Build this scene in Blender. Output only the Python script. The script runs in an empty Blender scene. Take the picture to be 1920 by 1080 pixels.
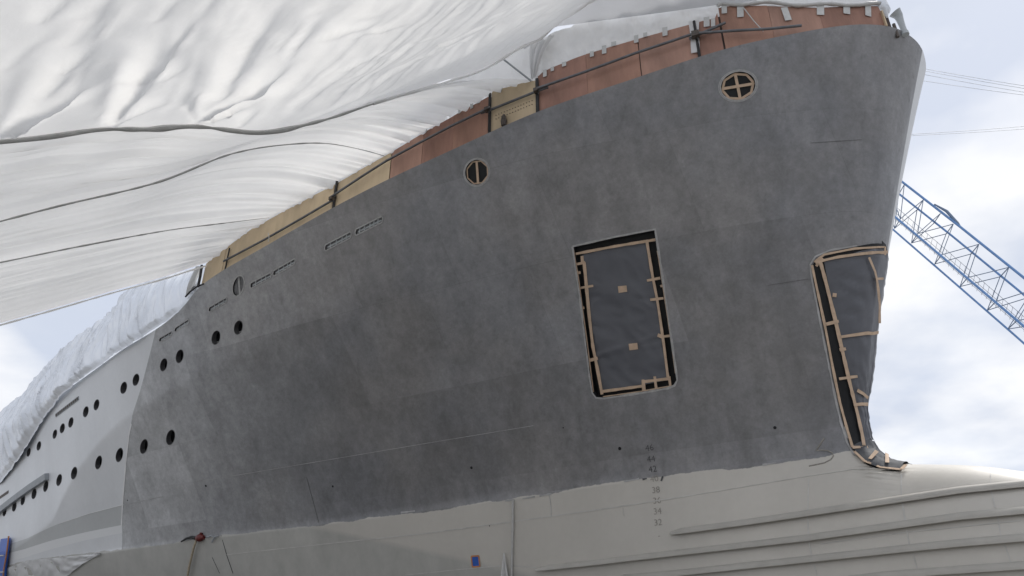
import bpy, bmesh, math, random
import numpy as np
from mathutils import Vector, Matrix, noise
from mathutils.bvhtree import BVHTree

random.seed(7)
scene = bpy.context.scene
COL = scene.collection

# ------------------------------------------------------------------ camera
FPX = 1387.0                     # focal length in photo pixels (26 mm equivalent)
PITCH = math.radians(28.0)
CAM = Vector((0.0, 0.0, 1.6))
cam_data = bpy.data.cameras.new('camera')
cam_data.sensor_width = 36.0
cam_data.lens = FPX * 36.0 / 1920.0
cam_data.clip_start = 0.1
cam_data.clip_end = 3000.0
cam = bpy.data.objects.new('camera', cam_data)
cam.location = CAM
cam.rotation_euler = (math.radians(90) + PITCH, 0, 0)
COL.objects.link(cam)
scene.camera = cam

# ------------------------------------------------------------------ sky, sun, exposure
SUN_EL, SUN_AZ = math.radians(58), math.radians(62)      # azimuth from +Y towards +X
world = bpy.data.worlds.new('World')
scene.world = world
world.use_nodes = True
wn, wl_ = world.node_tree.nodes, world.node_tree.links
wn.clear()


def nd(tree, kind, **kw):
    n_ = tree.nodes.new(kind)
    for k, v in kw.items():
        setattr(n_, k, v)
    return n_


wt = world.node_tree
w_out = nd(wt, 'ShaderNodeOutputWorld')
w_bg = nd(wt, 'ShaderNodeBackground')
w_sky = nd(wt, 'ShaderNodeTexSky', sky_type='NISHITA', sun_disc=False, sun_elevation=SUN_EL,
           sun_rotation=SUN_AZ, air_density=1.0, dust_density=1.6, ozone_density=1.2)
w_geo = nd(wt, 'ShaderNodeTexCoord')
w_sep = nd(wt, 'ShaderNodeSeparateXYZ')
w_add = nd(wt, 'ShaderNodeMath', operation='ADD'); w_add.inputs[1].default_value = 0.22
w_max = nd(wt, 'ShaderNodeMath', operation='MAXIMUM'); w_max.inputs[1].default_value = 0.12
w_div = nd(wt, 'ShaderNodeVectorMath', operation='DIVIDE')
w_comb = nd(wt, 'ShaderNodeCombineXYZ')
w_n1 = nd(wt, 'ShaderNodeTexNoise'); w_n1.inputs['Scale'].default_value = 2.3
w_n1.inputs['Detail'].default_value = 7; w_n1.inputs['Roughness'].default_value = 0.52
w_n1.inputs['Distortion'].default_value = 0.15
w_ramp = nd(wt, 'ShaderNodeValToRGB')
w_ramp.color_ramp.elements[0].position = 0.36; w_ramp.color_ramp.elements[0].color = (0.88, 0.88, 0.88, 1)
w_ramp.color_ramp.elements[1].position = 0.60; w_ramp.color_ramp.elements[1].color = (1, 1, 1, 1)
w_n2 = nd(wt, 'ShaderNodeTexNoise'); w_n2.inputs['Scale'].default_value = 2.6
w_n2.inputs['Detail'].default_value = 5
w_ramp2 = nd(wt, 'ShaderNodeValToRGB')
w_ramp2.color_ramp.elements[0].position = 0.40; w_ramp2.color_ramp.elements[0].color = (4.6, 4.95, 5.7, 1)
w_ramp2.color_ramp.elements[1].position = 0.62; w_ramp2.color_ramp.elements[1].color = (6.7, 6.75, 6.9, 1)
w_mix = nd(wt, 'ShaderNodeMix', data_type='RGBA')
wt.links.new(w_geo.outputs['Generated'], w_sep.inputs[0])
wt.links.new(w_sep.outputs['Z'], w_max.inputs[0])
wt.links.new(w_max.outputs[0], w_add.inputs[0])
for i in range(3):
    wt.links.new(w_add.outputs[0], w_comb.inputs[i])
wt.links.new(w_geo.outputs['Generated'], w_div.inputs[0])
wt.links.new(w_comb.outputs[0], w_div.inputs[1])
wt.links.new(w_div.outputs[0], w_n1.inputs['Vector'])
wt.links.new(w_div.outputs[0], w_n2.inputs['Vector'])
wt.links.new(w_n1.outputs['Fac'], w_ramp.inputs[0])
wt.links.new(w_n2.outputs['Fac'], w_ramp2.inputs[0])
wt.links.new(w_ramp.outputs['Color'], w_mix.inputs['Factor'])
wt.links.new(w_sky.outputs['Color'], w_mix.inputs['A'])
wt.links.new(w_ramp2.outputs['Color'], w_mix.inputs['B'])
wt.links.new(w_mix.outputs['Result'], w_bg.inputs['Color'])
w_bg.inputs['Strength'].default_value = 0.1
wt.links.new(w_bg.outputs[0], w_out.inputs[0])

sun_d = bpy.data.lights.new('sun', 'SUN')
sun_d.energy = 2.0
sun_d.angle = math.radians(14)
sun_d.color = (1.0, 0.96, 0.9)
sun = bpy.data.objects.new('sun', sun_d)
COL.objects.link(sun)
sdir = Vector((math.sin(SUN_AZ) * math.cos(SUN_EL), math.cos(SUN_AZ) * math.cos(SUN_EL), math.sin(SUN_EL)))
sun.rotation_euler = (-sdir).to_track_quat('-Z', 'Y').to_euler()
sun.location = (20, 10, 40)

scene.view_settings.view_transform = 'Standard'
scene.view_settings.look = 'None'
scene.view_settings.gamma = 1.0
scene.view_settings.use_curve_mapping = False
scene.view_settings.exposure = 0.60
scene.cycles.max_bounces = 6
scene.cycles.transparent_max_bounces = 8

# ------------------------------------------------------------------ ship frame: X to the bow, OUT to starboard, z up
AZ = math.radians(44.8)
BX = np.array([math.sin(AZ), -math.cos(AZ)])
NX = np.array([-math.cos(AZ), -math.sin(AZ)])
PC = np.array([3.25, 14.3])


def W3(X, out, z):
    p = PC + BX * X + NX * out
    return Vector((p[0], p[1], z))


def ship_xy(v):
    p = np.array([v[0], v[1]]) - PC
    return float(p @ BX), float(p @ NX)


def ray(px, py):
    dx = (px - 960.0) / FPX
    dy = (540.0 - py) / FPX
    return Vector((dx, math.cos(PITCH) - dy * math.sin(PITCH), math.sin(PITCH) + dy * math.cos(PITCH)))


def at_X(px, py, X0):
    r = ray(px, py)
    k = (X0 + float(PC @ BX)) / float(np.array(r[:2]) @ BX)
    return CAM + r * k


def at_out(px, py, o0):
    r = ray(px, py)
    k = (o0 + float(PC @ NX)) / float(np.array(r[:2]) @ NX)
    return CAM + r * k


def at_far(px, py, Y):
    r = ray(px, py)
    return CAM + r * (Y / r.y)


# ------------------------------------------------------------------ helpers
def pchip(xs, ys):
    xs = np.array(xs, float); ys = np.array(ys, float)
    o = np.argsort(xs); xs = xs[o]; ys = ys[o]
    h = np.diff(xs); de = np.diff(ys) / h
    m = np.zeros_like(xs)
    for i in range(1, len(xs) - 1):
        if de[i - 1] * de[i] > 0:
            w1 = 2 * h[i] + h[i - 1]; w2 = h[i] + 2 * h[i - 1]
            m[i] = (w1 + w2) / (w1 / de[i - 1] + w2 / de[i])
    m[0] = de[0]; m[-1] = de[-1]

    def f(x):
        x = np.clip(np.asarray(x, float), xs[0], xs[-1])
        i = np.clip(np.searchsorted(xs, x) - 1, 0, len(h) - 1)
        t = (x - xs[i]) / h[i]
        t2, t3 = t * t, t * t * t
        return ((2 * t3 - 3 * t2 + 1) * ys[i] + (t3 - 2 * t2 + t) * h[i] * m[i]
                + (-2 * t3 + 3 * t2) * ys[i + 1] + (t3 - t2) * h[i] * m[i + 1])
    return f


def lin(xs, ys):
    o = np.argsort(xs)
    xs = np.array(xs, float)[o]; ys = np.array(ys, float)[o]
    return lambda x: np.interp(x, xs, ys)


def tag(o, label=None, cat=None, group=None, kind=None):
    if label: o['label'] = label
    if cat: o['category'] = cat
    if group: o['group'] = group
    if kind: o['kind'] = kind
    return o


def empty(name, loc, label=None, cat=None, group=None):
    o = bpy.data.objects.new(name, None)
    o.location = loc
    o.empty_display_size = 0.3
    COL.objects.link(o)
    return tag(o, label, cat, group)


def mk(name, verts, faces, mat, parent=None, smooth=False, label=None, cat=None, group=None, kind=None, sharp=None):
    """one mesh object from world-space points; top-level objects get their origin at their base"""
    vs = [Vector(v) for v in verts]
    if parent is None:
        lo = Vector((min(v.x for v in vs), min(v.y for v in vs), min(v.z for v in vs)))
        hi = Vector((max(v.x for v in vs), max(v.y for v in vs), max(v.z for v in vs)))
        org = Vector(((lo.x + hi.x) / 2, (lo.y + hi.y) / 2, lo.z))
    else:
        org = Vector(parent.location)
        if parent.parent:
            org = org + Vector(parent.parent.location)
    me = bpy.data.meshes.new(name)
    me.from_pydata([tuple(v - org) for v in vs], [], faces)
    me.update()
    if smooth:
        me.polygons.foreach_set('use_smooth', [True] * len(me.polygons))
        me.set_sharp_from_angle(angle=math.radians(sharp or 50))
    if mat: me.materials.append(mat)
    o = bpy.data.objects.new(name, me)
    COL.objects.link(o)
    if parent is None:
        o.location = org
    else:
        o.parent = parent
    return tag(o, label, cat, group, kind)


class Geo:
    def __init__(self): self.v = []; self.f = []

    def add(self, v, f):
        k = len(self.v)
        self.v += [Vector(p) for p in v]
        self.f += [tuple(i + k for i in q) for q in f]
        return self

    def tube(self, pts, r, seg=8, cap=True, squash=None):
        pts = [Vector(p) for p in pts]
        rs = r if isinstance(r, (list, tuple)) else [r] * len(pts)
        vs = []; up = None
        for i, p in enumerate(pts):
            t = (pts[min(i + 1, len(pts) - 1)] - pts[max(i - 1, 0)]).normalized()
            if up is None:
                up = Vector((0, 0, 1)) if abs(t.z) < 0.9 else Vector((1, 0, 0))
            a = t.cross(up).normalized(); b = a.cross(t).normalized(); up = b
            for k in range(seg):
                q = 2 * math.pi * k / seg
                vs.append(p + (a * math.cos(q) + b * math.sin(q) * (squash or 1)) * rs[i])
        fs = []
        for i in range(len(pts) - 1):
            for k in range(seg):
                fs.append((i * seg + k, i * seg + (k + 1) % seg, (i + 1) * seg + (k + 1) % seg, (i + 1) * seg + k))
        if cap:
            fs.append(tuple(range(seg))[::-1])
            fs.append(tuple((len(pts) - 1) * seg + k for k in range(seg)))
        return self.add(vs, fs)

    def ribbon(self, pts, nor, width, thick=0.004, lift=0.002):
        """flat strip lying on a surface: pts on the surface with their normals"""
        pts = [Vector(p) for p in pts]; vs = []
        ws = width if isinstance(width, (list, tuple)) else [width] * len(pts)
        for i, p in enumerate(pts):
            t = (pts[min(i + 1, len(pts) - 1)] - pts[max(i - 1, 0)]).normalized()
            n = Vector(nor[i]).normalized()
            s = t.cross(n).normalized() * ws[i] * 0.5
            vs += [p - s + n * lift, p + s + n * lift, p + s + n * (lift + thick), p - s + n * (lift + thick)]
        fs = []
        for i in range(len(pts) - 1):
            for k in range(4):
                fs.append((i * 4 + k, i * 4 + (k + 1) % 4, i * 4 + 4 + (k + 1) % 4, i * 4 + 4 + k))
        m = (len(pts) - 1) * 4
        fs += [(3, 2, 1, 0), (m, m + 1, m + 2, m + 3)]
        return self.add(vs, fs)

    def grid(self, P, thick=0.0, nor=None):
        """P[i][j] points; with thick a closed slab"""
        a, b = len(P), len(P[0])
        vs = [p for r_ in P for p in r_]
        fs = [(i * b + j, i * b + j + 1, (i + 1) * b + j + 1, (i + 1) * b + j) for i in range(a - 1) for j in range(b - 1)]
        if thick:
            N = []
            for i in range(a):
                for j in range(b):
                    t1 = P[min(i + 1, a - 1)][j] - P[max(i - 1, 0)][j]
                    t2 = P[i][min(j + 1, b - 1)] - P[i][max(j - 1, 0)]
                    N.append(t1.cross(t2).normalized())
            o = a * b
            vs2 = [vs[k] - N[k] * thick for k in range(o)]
            fs2 = [tuple(o + q for q in f[::-1]) for f in fs]
            rim = [(0, j) for j in range(b)] + [(i, b - 1) for i in range(1, a)] + [(a - 1, j) for j in range(b - 2, -1, -1)] + [(i, 0) for i in range(a - 2, 0, -1)]
            rim = [i * b + j for i, j in rim]
            side = [(rim[k], o + rim[k], o + rim[(k + 1) % len(rim)], rim[(k + 1) % len(rim)]) for k in range(len(rim))]
            return self.add(vs + vs2, [f[::-1] for f in fs] + [f[::-1] for f in fs2] + [s[::-1] for s in side])
        return self.add(vs, fs)

    def box(self, c, ax, ay, az):
        c, ax, ay, az = map(Vector, (c, ax, ay, az))
        vs = [c + ax * i + ay * j + az * k for i in (-1, 1) for j in (-1, 1) for k in (-1, 1)]
        return self.add(vs, [(0, 1, 3, 2), (4, 6, 7, 5), (0, 4, 5, 1), (2, 3, 7, 6), (0, 2, 6, 4), (1, 5, 7, 3)])

    def build(self, name, mat, parent=None, **kw):
        return mk(name, self.v, self.f, mat, parent, **kw)


def densify(pts, step):
    out = []
    for a, b in zip(pts[:-1], pts[1:]):
        k = max(1, int(math.dist(a, b) / step))
        out += [(a[0] + (b[0] - a[0]) * i / k, a[1] + (b[1] - a[1]) * i / k) for i in range(k)]
    return out + [pts[-1]]


# ------------------------------------------------------------------ materials
MATS = {}


def mat(name, color, rough=0.6, metal=0.0, var=0.12, scale=3.0, bump=0.0, bscale=20.0, spec=0.4, stretch=(1, 1, 1), transl=0.0):
    m = bpy.data.materials.new(name); m.use_nodes = True
    t = m.node_tree; bs = t.nodes['Principled BSDF']
    bs.inputs['Roughness'].default_value = rough
    bs.inputs['Metallic'].default_value = metal
    bs.inputs['Specular IOR Level'].default_value = spec
    tc = nd(t, 'ShaderNodeTexCoord'); mp = nd(t, 'ShaderNodeMapping')
    mp.inputs['Scale'].default_value = stretch
    t.links.new(tc.outputs['Object'], mp.inputs[0])
    nz = nd(t, 'ShaderNodeTexNoise'); nz.inputs['Scale'].default_value = scale; nz.inputs['Detail'].default_value = 6
    nz.inputs['Roughness'].default_value = 0.6
    t.links.new(mp.outputs[0], nz.inputs['Vector'])
    rp = nd(t, 'ShaderNodeMapRange')
    rp.inputs['From Min'].default_value = 0.3; rp.inputs['From Max'].default_value = 0.7
    rp.inputs['To Min'].default_value = 1 - var; rp.inputs['To Max'].default_value = 1 + var
    t.links.new(nz.outputs['Fac'], rp.inputs['Value'])
    mx = nd(t, 'ShaderNodeVectorMath', operation='SCALE')
    mx.inputs[0].default_value = color
    t.links.new(rp.outputs[0], mx.inputs['Scale'])
    t.links.new(mx.outputs[0], bs.inputs['Base Color'])
    if bump:
        n2 = nd(t, 'ShaderNodeTexNoise'); n2.inputs['Scale'].default_value = bscale; n2.inputs['Detail'].default_value = 4
        t.links.new(mp.outputs[0], n2.inputs['Vector'])
        bp = nd(t, 'ShaderNodeBump'); bp.inputs['Strength'].default_value = bump; bp.inputs['Distance'].default_value = 0.05
        t.links.new(n2.outputs['Fac'], bp.inputs['Height'])
        t.links.new(bp.outputs[0], bs.inputs['Normal'])
    if transl:
        tr = nd(t, 'ShaderNodeBsdfTranslucent')
        t.links.new(mx.outputs[0], tr.inputs['Color'])
        ms = nd(t, 'ShaderNodeMixShader'); ms.inputs[0].default_value = transl
        t.links.new(bs.outputs[0], ms.inputs[1]); t.links.new(tr.outputs[0], ms.inputs[2])
        t.links.new(ms.outputs[0], t.nodes['Material Output'].inputs['Surface'])
        if bump: t.links.new(bp.outputs[0], tr.inputs['Normal'])
    MATS[name] = m
    return m


M_film = mat('white_shrink_film', (0.93, 0.925, 0.915), 0.40, var=0.02, scale=0.8, bump=0.10, bscale=6.0, transl=0.74, spec=0.35)
M_film2 = mat('white_film_single', (0.80, 0.80, 0.80), 0.35, var=0.04, scale=2.0, bump=0.25, bscale=5.0, transl=0.35, spec=0.5)
M_hem = mat('grey_film_hem', (0.50, 0.50, 0.49), 0.5, var=0.15, scale=5.0, bump=0.3, bscale=9.0, transl=0.15)
M_silver = mat('silver_tarpaulin', (0.80, 0.83, 0.88), 0.20, metal=0.10, var=0.06, scale=1.0, bump=0.0, bscale=5.0, transl=0.16, spec=0.7)
M_red = mat('red_brown_hardboard', (0.33, 0.185, 0.135), 0.75, var=0.30, scale=2.2, bump=0.1, bscale=30, stretch=(1, 1, 0.25))
M_tan = mat('tan_plywood', (0.54, 0.43, 0.29), 0.75, var=0.16, scale=2.0, bump=0.1, bscale=30, stretch=(1, 1, 0.3))
M_tube = mat('galvanised_tube', (0.14, 0.145, 0.155), 0.5, metal=0.5, var=0.25, scale=6)
M_clamp = mat('rusty_clamp', (0.10, 0.085, 0.075), 0.6, metal=0.5, var=0.3, scale=20)
M_tape = mat('tan_masking_tape', (0.55, 0.41, 0.30), 0.7, var=0.15, scale=9, spec=0.25)
M_gtape = mat('grey_tape', (0.50, 0.50, 0.49), 0.5, var=0.1, scale=12)
M_black = mat('black_film', (0.010, 0.011, 0.013), 0.5, var=0.2, scale=4, spec=0.3)
M_sheet = mat('dark_grey_sheeting', (0.105, 0.11, 0.128), 0.38, var=0.08, scale=2.5, bump=0.2, bscale=3.0, spec=0.45)
M_sheet2 = mat('dull_grey_sheeting', (0.085, 0.09, 0.10), 0.7, var=0.15, scale=5, bump=0.25, bscale=8.0, spec=0.2)
M_glass = mat('dark_glass', (0.006, 0.007, 0.009), 0.08, var=0.1, scale=4, spec=0.5)
M_recess = mat('dark_recess', (0.03, 0.031, 0.034), 0.6, var=0.2, scale=6)  # walls and backs of the cut openings, darker than the hull
M_seamdk = mat('faint_plate_seam', (0.10, 0.10, 0.105), 0.7, var=0.3, scale=4)
M_portrim = mat('porthole_rim_primer', (0.085, 0.085, 0.09), 0.5, var=0.2, scale=9)
M_blank = mat('grey_masked_blank', (0.17, 0.172, 0.18), 0.7, var=0.25, scale=9)
M_roof = mat('grey_shaded_double_film', (0.80, 0.81, 0.83), 0.45, var=0.05, scale=0.8, bump=0.1, bscale=5.0, transl=0.42)  # greyed for the doubled layer and for the shade over it
M_rim = mat('pale_filler_edge', (0.38, 0.38, 0.38), 0.7, var=0.2, scale=15)
M_weld = mat('weld_seam_filler', (0.40, 0.40, 0.405), 0.6, var=0.3, scale=3)
M_white = mat('white_edge_filler', (0.75, 0.75, 0.75), 0.6, var=0.1, scale=3)
M_pipe = mat('pale_grey_pipe', (0.42, 0.45, 0.47), 0.45, var=0.1, scale=6)
M_bead = mat('bottom_weld_bead', (0.52, 0.51, 0.49), 0.6, var=0.15, scale=4)
M_strake = mat('bottom_grey_strake', (0.42, 0.405, 0.375), 0.5, var=0.08, scale=3)
M_mark = mat('painted_draft_mark', (0.085, 0.085, 0.09), 0.7, var=0.4, scale=25)
M_mark2 = mat('raised_draft_mark', (0.29, 0.275, 0.25), 0.6, var=0.25, scale=25)
M_crane = mat('blue_crane_paint', (0.15, 0.29, 0.56), 0.45, var=0.15, scale=1.2)
M_cranedk = mat('crane_dark_steel', (0.15, 0.21, 0.31), 0.5, var=0.2, scale=2)
M_cable = mat('steel_cable', (0.22, 0.24, 0.28), 0.5, metal=0.3, var=0.1)
M_blue = mat('blue_plastic', (0.03, 0.11, 0.46), 0.4, var=0.12, scale=4)
M_orange = mat('orange_tape', (0.50, 0.22, 0.09), 0.6, var=0.15, scale=10)
M_rope = mat('pale_rope', (0.42, 0.36, 0.27), 0.8, var=0.2, scale=30)
M_hosered = mat('dark_red_fitting', (0.13, 0.02, 0.018), 0.45, var=0.25, scale=12)
M_hoseblk = mat('black_rubber', (0.015, 0.015, 0.016), 0.5, var=0.2, scale=10)
M_ladder = mat('grey_paint', (0.30, 0.32, 0.34), 0.5, var=0.1, scale=6)
M_concrete = mat('concrete_yard', (0.22, 0.215, 0.205), 0.9, var=0.25, scale=0.4, bump=0.2, bscale=12)

# ------------------------------------------------------------------ hull shape
ZW = 4.85                        # paint line height above the yard
ZKEEL = 1.0
STEM = [(1.0, 4.6), (1.3, 5.8), (1.8, 6.7), (2.4, 7.15), (2.9, 7.3), (3.4, 7.1), (3.8, 6.55), (4.05, 5.95), (4.19, 5.56),
        (4.33, 5.15), (4.43, 4.75), (4.50, 4.4), (4.56, 4.1), (4.68, 3.84), (4.87, 3.68), (5.1, 3.62), (5.4, 3.629),
        (6.2, 3.875), (7.2, 4.202), (8.2, 4.568), (9.2, 4.956), (10.2, 5.354), (11.0, 5.677), (11.5, 5.885), (12.0, 6.096), (13, 6.52)]
XS = pchip([a for a, _ in STEM], [b_ for _, b_ in STEM])
ZS = pchip([30, 6.3, 5.0, 4.0, 2.3, .54, -1.26, -2.77, -4.3, -6.4, -8.5, -9.0, -9.6, -10.7, -12.8, -16, -90],
           [12.03, 12.0, 11.84, 11.68, 11.45, 11.2, 11.0, 10.85, 10.7, 10.45, 10.22, 10.12, 9.8, 9.6, 9.5, 9.42, 9.4])
ZK = pchip([30, 1.9, -2.0, -4.1, -7.5, -9.7, -13.3, -16.2, -17.4, -18.7, -24, -90],
           [9.25, 9.2, 9.2, 9.05, 8.62, 8.27, 7.82, 7.06, 6.5, 5.85, 5.3, 5.3])
_dD = [0, .03, .11, .38, .7, 1.33, 2.1, 3.7, 5.35, 7.15, 8.6, 10.0, 12.0, 14.1, 15.8, 18.0, 25, 90]
_hD = [0, .32, .65, 1.15, 1.54, 2.1, 2.70, 3.57, 4.4, 4.98, 5.4, 5.73, 6.15, 6.52, 6.68, 6.88, 7.0, 7.0]
DF = pchip(np.sqrt(_dD), _hD)
_dW = [0, .05, .28, 1.87, 3.5, 6.5, 11.7, 15, 18.8, 25, 35, 50, 90]
_hW = [0, .17, .35, .78, 1.2, 1.8, 3.0, 3.95, 4.85, 5.8, 6.5, 6.8, 6.8]
WF = pchip(np.sqrt(_dW), _hW)
XB = lin([4.05, 4.19, 4.43, 4.56, 4.87], [5.95, 5.56, 4.75, 4.1, 3.66])
ZTOP = pchip([7.3, 7.1, 6.55, 5.95, 5.56, 5.15, 4.75, 4.4, 4.1, 3.84, 3.68, 3.4, 0],
             [2.9, 3.4, 3.8, 4.05, 4.19, 4.33, 4.43, 4.50, 4.56, 4.68, 4.86, 4.87, 4.87])
ZBOT = pchip([7.3, 7.15, 6.7, 5.8, 4.6, 2], [2.9, 2.4, 1.8, 1.3, 1.0, 0.9])
KINK = pchip([30, 2, -6, -14, -90], [0.10, 0.10, 0.20, 0.28, 0.28])


def hull_hb(X, z):
    X = np.asarray(X, float); z = np.asarray(z, float)
    X, z = np.broadcast_arrays(X, z)
    zs = ZS(X); zk = ZK(X)
    d = np.maximum(XS(z) - X, 0)
    zeta = np.clip((z - ZW) / (zs - ZW), 0, 1.3)
    wq = WF(np.sqrt(d)); dq = DF(np.sqrt(d))
    g = zeta * (0.72 + 0.28 * zeta)
    kink = KINK(X) * ((zs - zk) * zeta - np.maximum(0, z - zk)) * np.clip((d - 3) / 6, 0, 1)
    up = wq + (dq - wq) * g + kink
    # below the paint line: fine V sections plus the bulb
    d0 = np.maximum(3.66 - X, 0)
    u = np.clip((z - ZKEEL) / (ZW - ZKEEL), 0, 1)
    p = 0.62 - 0.45 * np.clip(d0 / 40, 0, 1)
    base = WF(np.sqrt(d0)) * np.power(np.maximum(u, 1e-6), p) + 0.02 * (d0 > 0)
    zt = ZTOP(X); zb = ZBOT(X); zc = np.minimum(2.9, zt - 1e-3)
    q = np.where(z > zc, (z - zc) / np.maximum(zt - zc, 1e-3), (zc - z) / np.maximum(zc - zb, 1e-3))
    wb = 0.95 * np.sqrt(np.clip(1 - (np.maximum(X - 3.6, 0) / 3.7) ** 2, 0, 1)) * np.clip((X + 9) / 10, 0, 1)
    bulb = wb * np.power(np.clip(1 - np.clip(q, 0, 1) ** 2, 0, 1), 0.5)
    low = np.power(base ** 3 + bulb ** 3, 1 / 3.0)
    return np.where(z >= ZW, up, low)


NC = 230
tcol = np.linspace(0, 1, NC)
DCOL = 66 * tcol ** 2.3
zrows = list(ZW - (ZW - ZKEEL) * np.linspace(1, 0, 46)[:-1] ** 1.35)     # keel .. just below the paint line
ROWS = []
for z in zrows:
    X = XS(z) - DCOL * (66 + 0) / 66
    ROWS.append((X, np.full(NC, z)))
for v in np.linspace(0, 1, 64):
    z0 = ZW + (9.25 - ZW) * v * 2 if v <= .5 else 9.25 + (12.0 - 9.25) * (v - .5) * 2
    X = XS(z0) - DCOL
    zk, zs = ZK(X), ZS(X)
    z = ZW + (zk - ZW) * v * 2 if v <= .5 else zk + (zs - zk) * (v - .5) * 2
    ROWS.append((X, z))
hv = []; S = []; Pp = []
for (X, z) in ROWS:
    h = hull_hb(X, z); h[0] = 0.0
    s_, p_ = [], []
    for j in range(NC):
        s_.append(len(hv)); hv.append(W3(X[j], h[j], z[j]))
    for j in range(NC):
        if j == 0: p_.append(s_[0])
        else: p_.append(len(hv)); hv.append(W3(X[j], -h[j], z[j]))
    S.append(s_); Pp.append(p_)
hf = []
for i in range(len(ROWS) - 1):
    for j in range(NC - 1):
        hf.append((S[i][j], S[i + 1][j], S[i + 1][j + 1], S[i][j + 1]))
        q = (Pp[i][j], Pp[i][j + 1], Pp[i + 1][j + 1], Pp[i + 1][j])
        hf.append(q)
top = len(ROWS) - 1
for r_, flip in ((0, False), (top, True)):
    for j in range(NC - 1):
        q = (S[r_][j], S[r_][j + 1], Pp[r_][j + 1], Pp[r_][j]) if j else (S[r_][0], S[r_][1], Pp[r_][1])
        hf.append(q[::-1] if flip else q)
hf.append(tuple([S[i][-1] for i in range(top + 1)] + [Pp[i][-1] for i in range(top, -1, -1)]))
HULL = BVHTree.FromPolygons(hv, hf)


def nhull(p):
    """smooth outward normal on the starboard hull at a world point"""
    X, o = ship_xy(p); z = p[2]; e = 0.04
    hx = (hull_hb(X + e, z) - hull_hb(X - e, z)) / (2 * e)
    hz = (hull_hb(X, z + e) - hull_hb(X, z - e)) / (2 * e)
    v = W3(0, 0, 0)
    n = (W3(-float(hx), 1.0, -float(hz)) - W3(0, 0, 0))
    return n.normalized()


def hit(px, py, lift=0.0):
    for k in range(10):                      # a pixel just off the silhouette: step back onto the plate
        r = ray(px - k * 1.5 * (px > 1500), py + k * 2).normalized()
        p, n, i, d = HULL.ray_cast(CAM, r)
        if p is not None: break
    if p is None:
        raise ValueError('no hull at %s' % ((px, py),))
    n = nhull(p)
    if n.dot(r) > -0.02:
        n = (-r).normalized()
    return p + n * lift, n


def on_hull(pts, step=12, lift=0.0):
    P = []; N = []
    for q in densify(pts, step):
        p, n = hit(q[0], q[1], lift); P.append(p); N.append(n)
    return P, N


def curtain(inset=0.05, up=4.0):
    """vertical surface standing on the starboard deck edge, for placing boards and tubes"""
    vs = []; fs = []
    ds = np.concatenate([np.linspace(0.02, 2.5, 40), np.linspace(2.6, 60, 260)])
    X = XS(12.0) - ds
    h = hull_hb(X, ZS(X)) - inset
    for j in range(len(ds)):
        vs += [W3(X[j], h[j], ZS(X[j]) - 0.5), W3(X[j], h[j], ZS(X[j]) + up)]
    for j in range(len(ds) - 1):
        fs.append((2 * j, 2 * j + 1, 2 * j + 3, 2 * j + 2))
    return BVHTree.FromPolygons(vs, fs)


CURT = curtain(0.06)
CURT_IN = curtain(0.75)


def on_curt(px, py, tree=None, lift=0.0):
    r = ray(px, py).normalized()
    p, n, i, d = (tree or CURT).ray_cast(CAM, r)
    if p is None:
        raise ValueError('no curtain at %s' % ((px, py),))
    if n.dot(r) > 0: n = -n
    return p + n * lift, n


# ------------------------------------------------------------------ yard ground
g = Geo()
gs = 600
g.add([(-gs, -gs, 0), (gs, -gs, 0), (gs, gs, 0), (-gs, gs, 0)], [(0, 1, 2, 3)])
g.build('ground', M_concrete, kind='structure', label='pale concrete shipyard ground under the hull')

# ------------------------------------------------------------------ the ship
ship = empty('ship', W3(0, 0, 0) * 1.0, 'huge grey primed ship hull with flared bow and bulb', 'ship')

# --- openings in the shell
PORT_U = [(447, 614, 15, 26), (405, 633, 15, 26), (337, 668, 13, 25), (307, 684, 12, 24), (255, 712, 11, 22), (232, 727, 11, 22), (181, 759, 9, 20),
          (161, 772, 9, 20), (133, 792, 8, 19), (117, 803, 8, 18), (103, 814, 7, 17), (73, 836, 7, 17), (54, 848, 6, 16)]
PORT_L = [(320, 820, 15, 28), (270, 837, 13, 27), (224, 853, 12, 26), (185, 867, 11, 25), (139, 887, 10, 23), (111, 900, 9, 22), (86, 912, 8, 20),
          (64, 926, 8, 19), (43, 938, 7, 18), (27, 950, 7, 18), (9, 959, 6, 18)]
SLOTS = [((610, 465), (658, 440), 11), ((667, 436), (717, 411), 11), ((470, 536), (508, 516), 10), ((513, 513), (553, 490), 10),
         ((392, 581), (425, 562), 9), ((299, 638), (322, 625), 8), ((328, 619), (354, 602), 8)]
OVALS = [(447, 536, 10, 19, 0.25), (894, 323, 21.5, 23.5, 0.3), (1384, 161, 32.5, 26, -0.25)]
POCKET = [(1074, 463), (1150, 446), (1228, 431), (1237, 490), (1247, 560), (1257, 630), (1267, 695), (1269, 712), (1264, 722),
          (1252, 727), (1200, 736), (1132, 746), (1118, 745), (1111, 736), (1106, 705), (1097, 630), (1088, 555), (1080, 505)]


def stadium(a, b, w):
    ax, ay = a; bx, by = b
    L = math.dist(a, b); ux, uy = (bx - ax) / L, (by - ay) / L
    # vertical of the ship leans a little; slots are upright so their short axis is the image vertical
    r = w / 2; pts = []
    for k in range(7):
        t = -math.pi / 2 + math.pi * k / 6
        pts.append((bx - ux * r * .5 + math.cos(t) * ux * r * .5, by - uy * r * .5 + math.cos(t) * uy * r * .5 + math.sin(t) * r))
    for k in range(7):
        t = math.pi / 2 + math.pi * k / 6
        pts.append((ax + ux * r * .5 + math.cos(t) * ux * r * .5, ay + uy * r * .5 + math.cos(t) * uy * r * .5 + math.sin(t) * r))
    return pts


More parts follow.
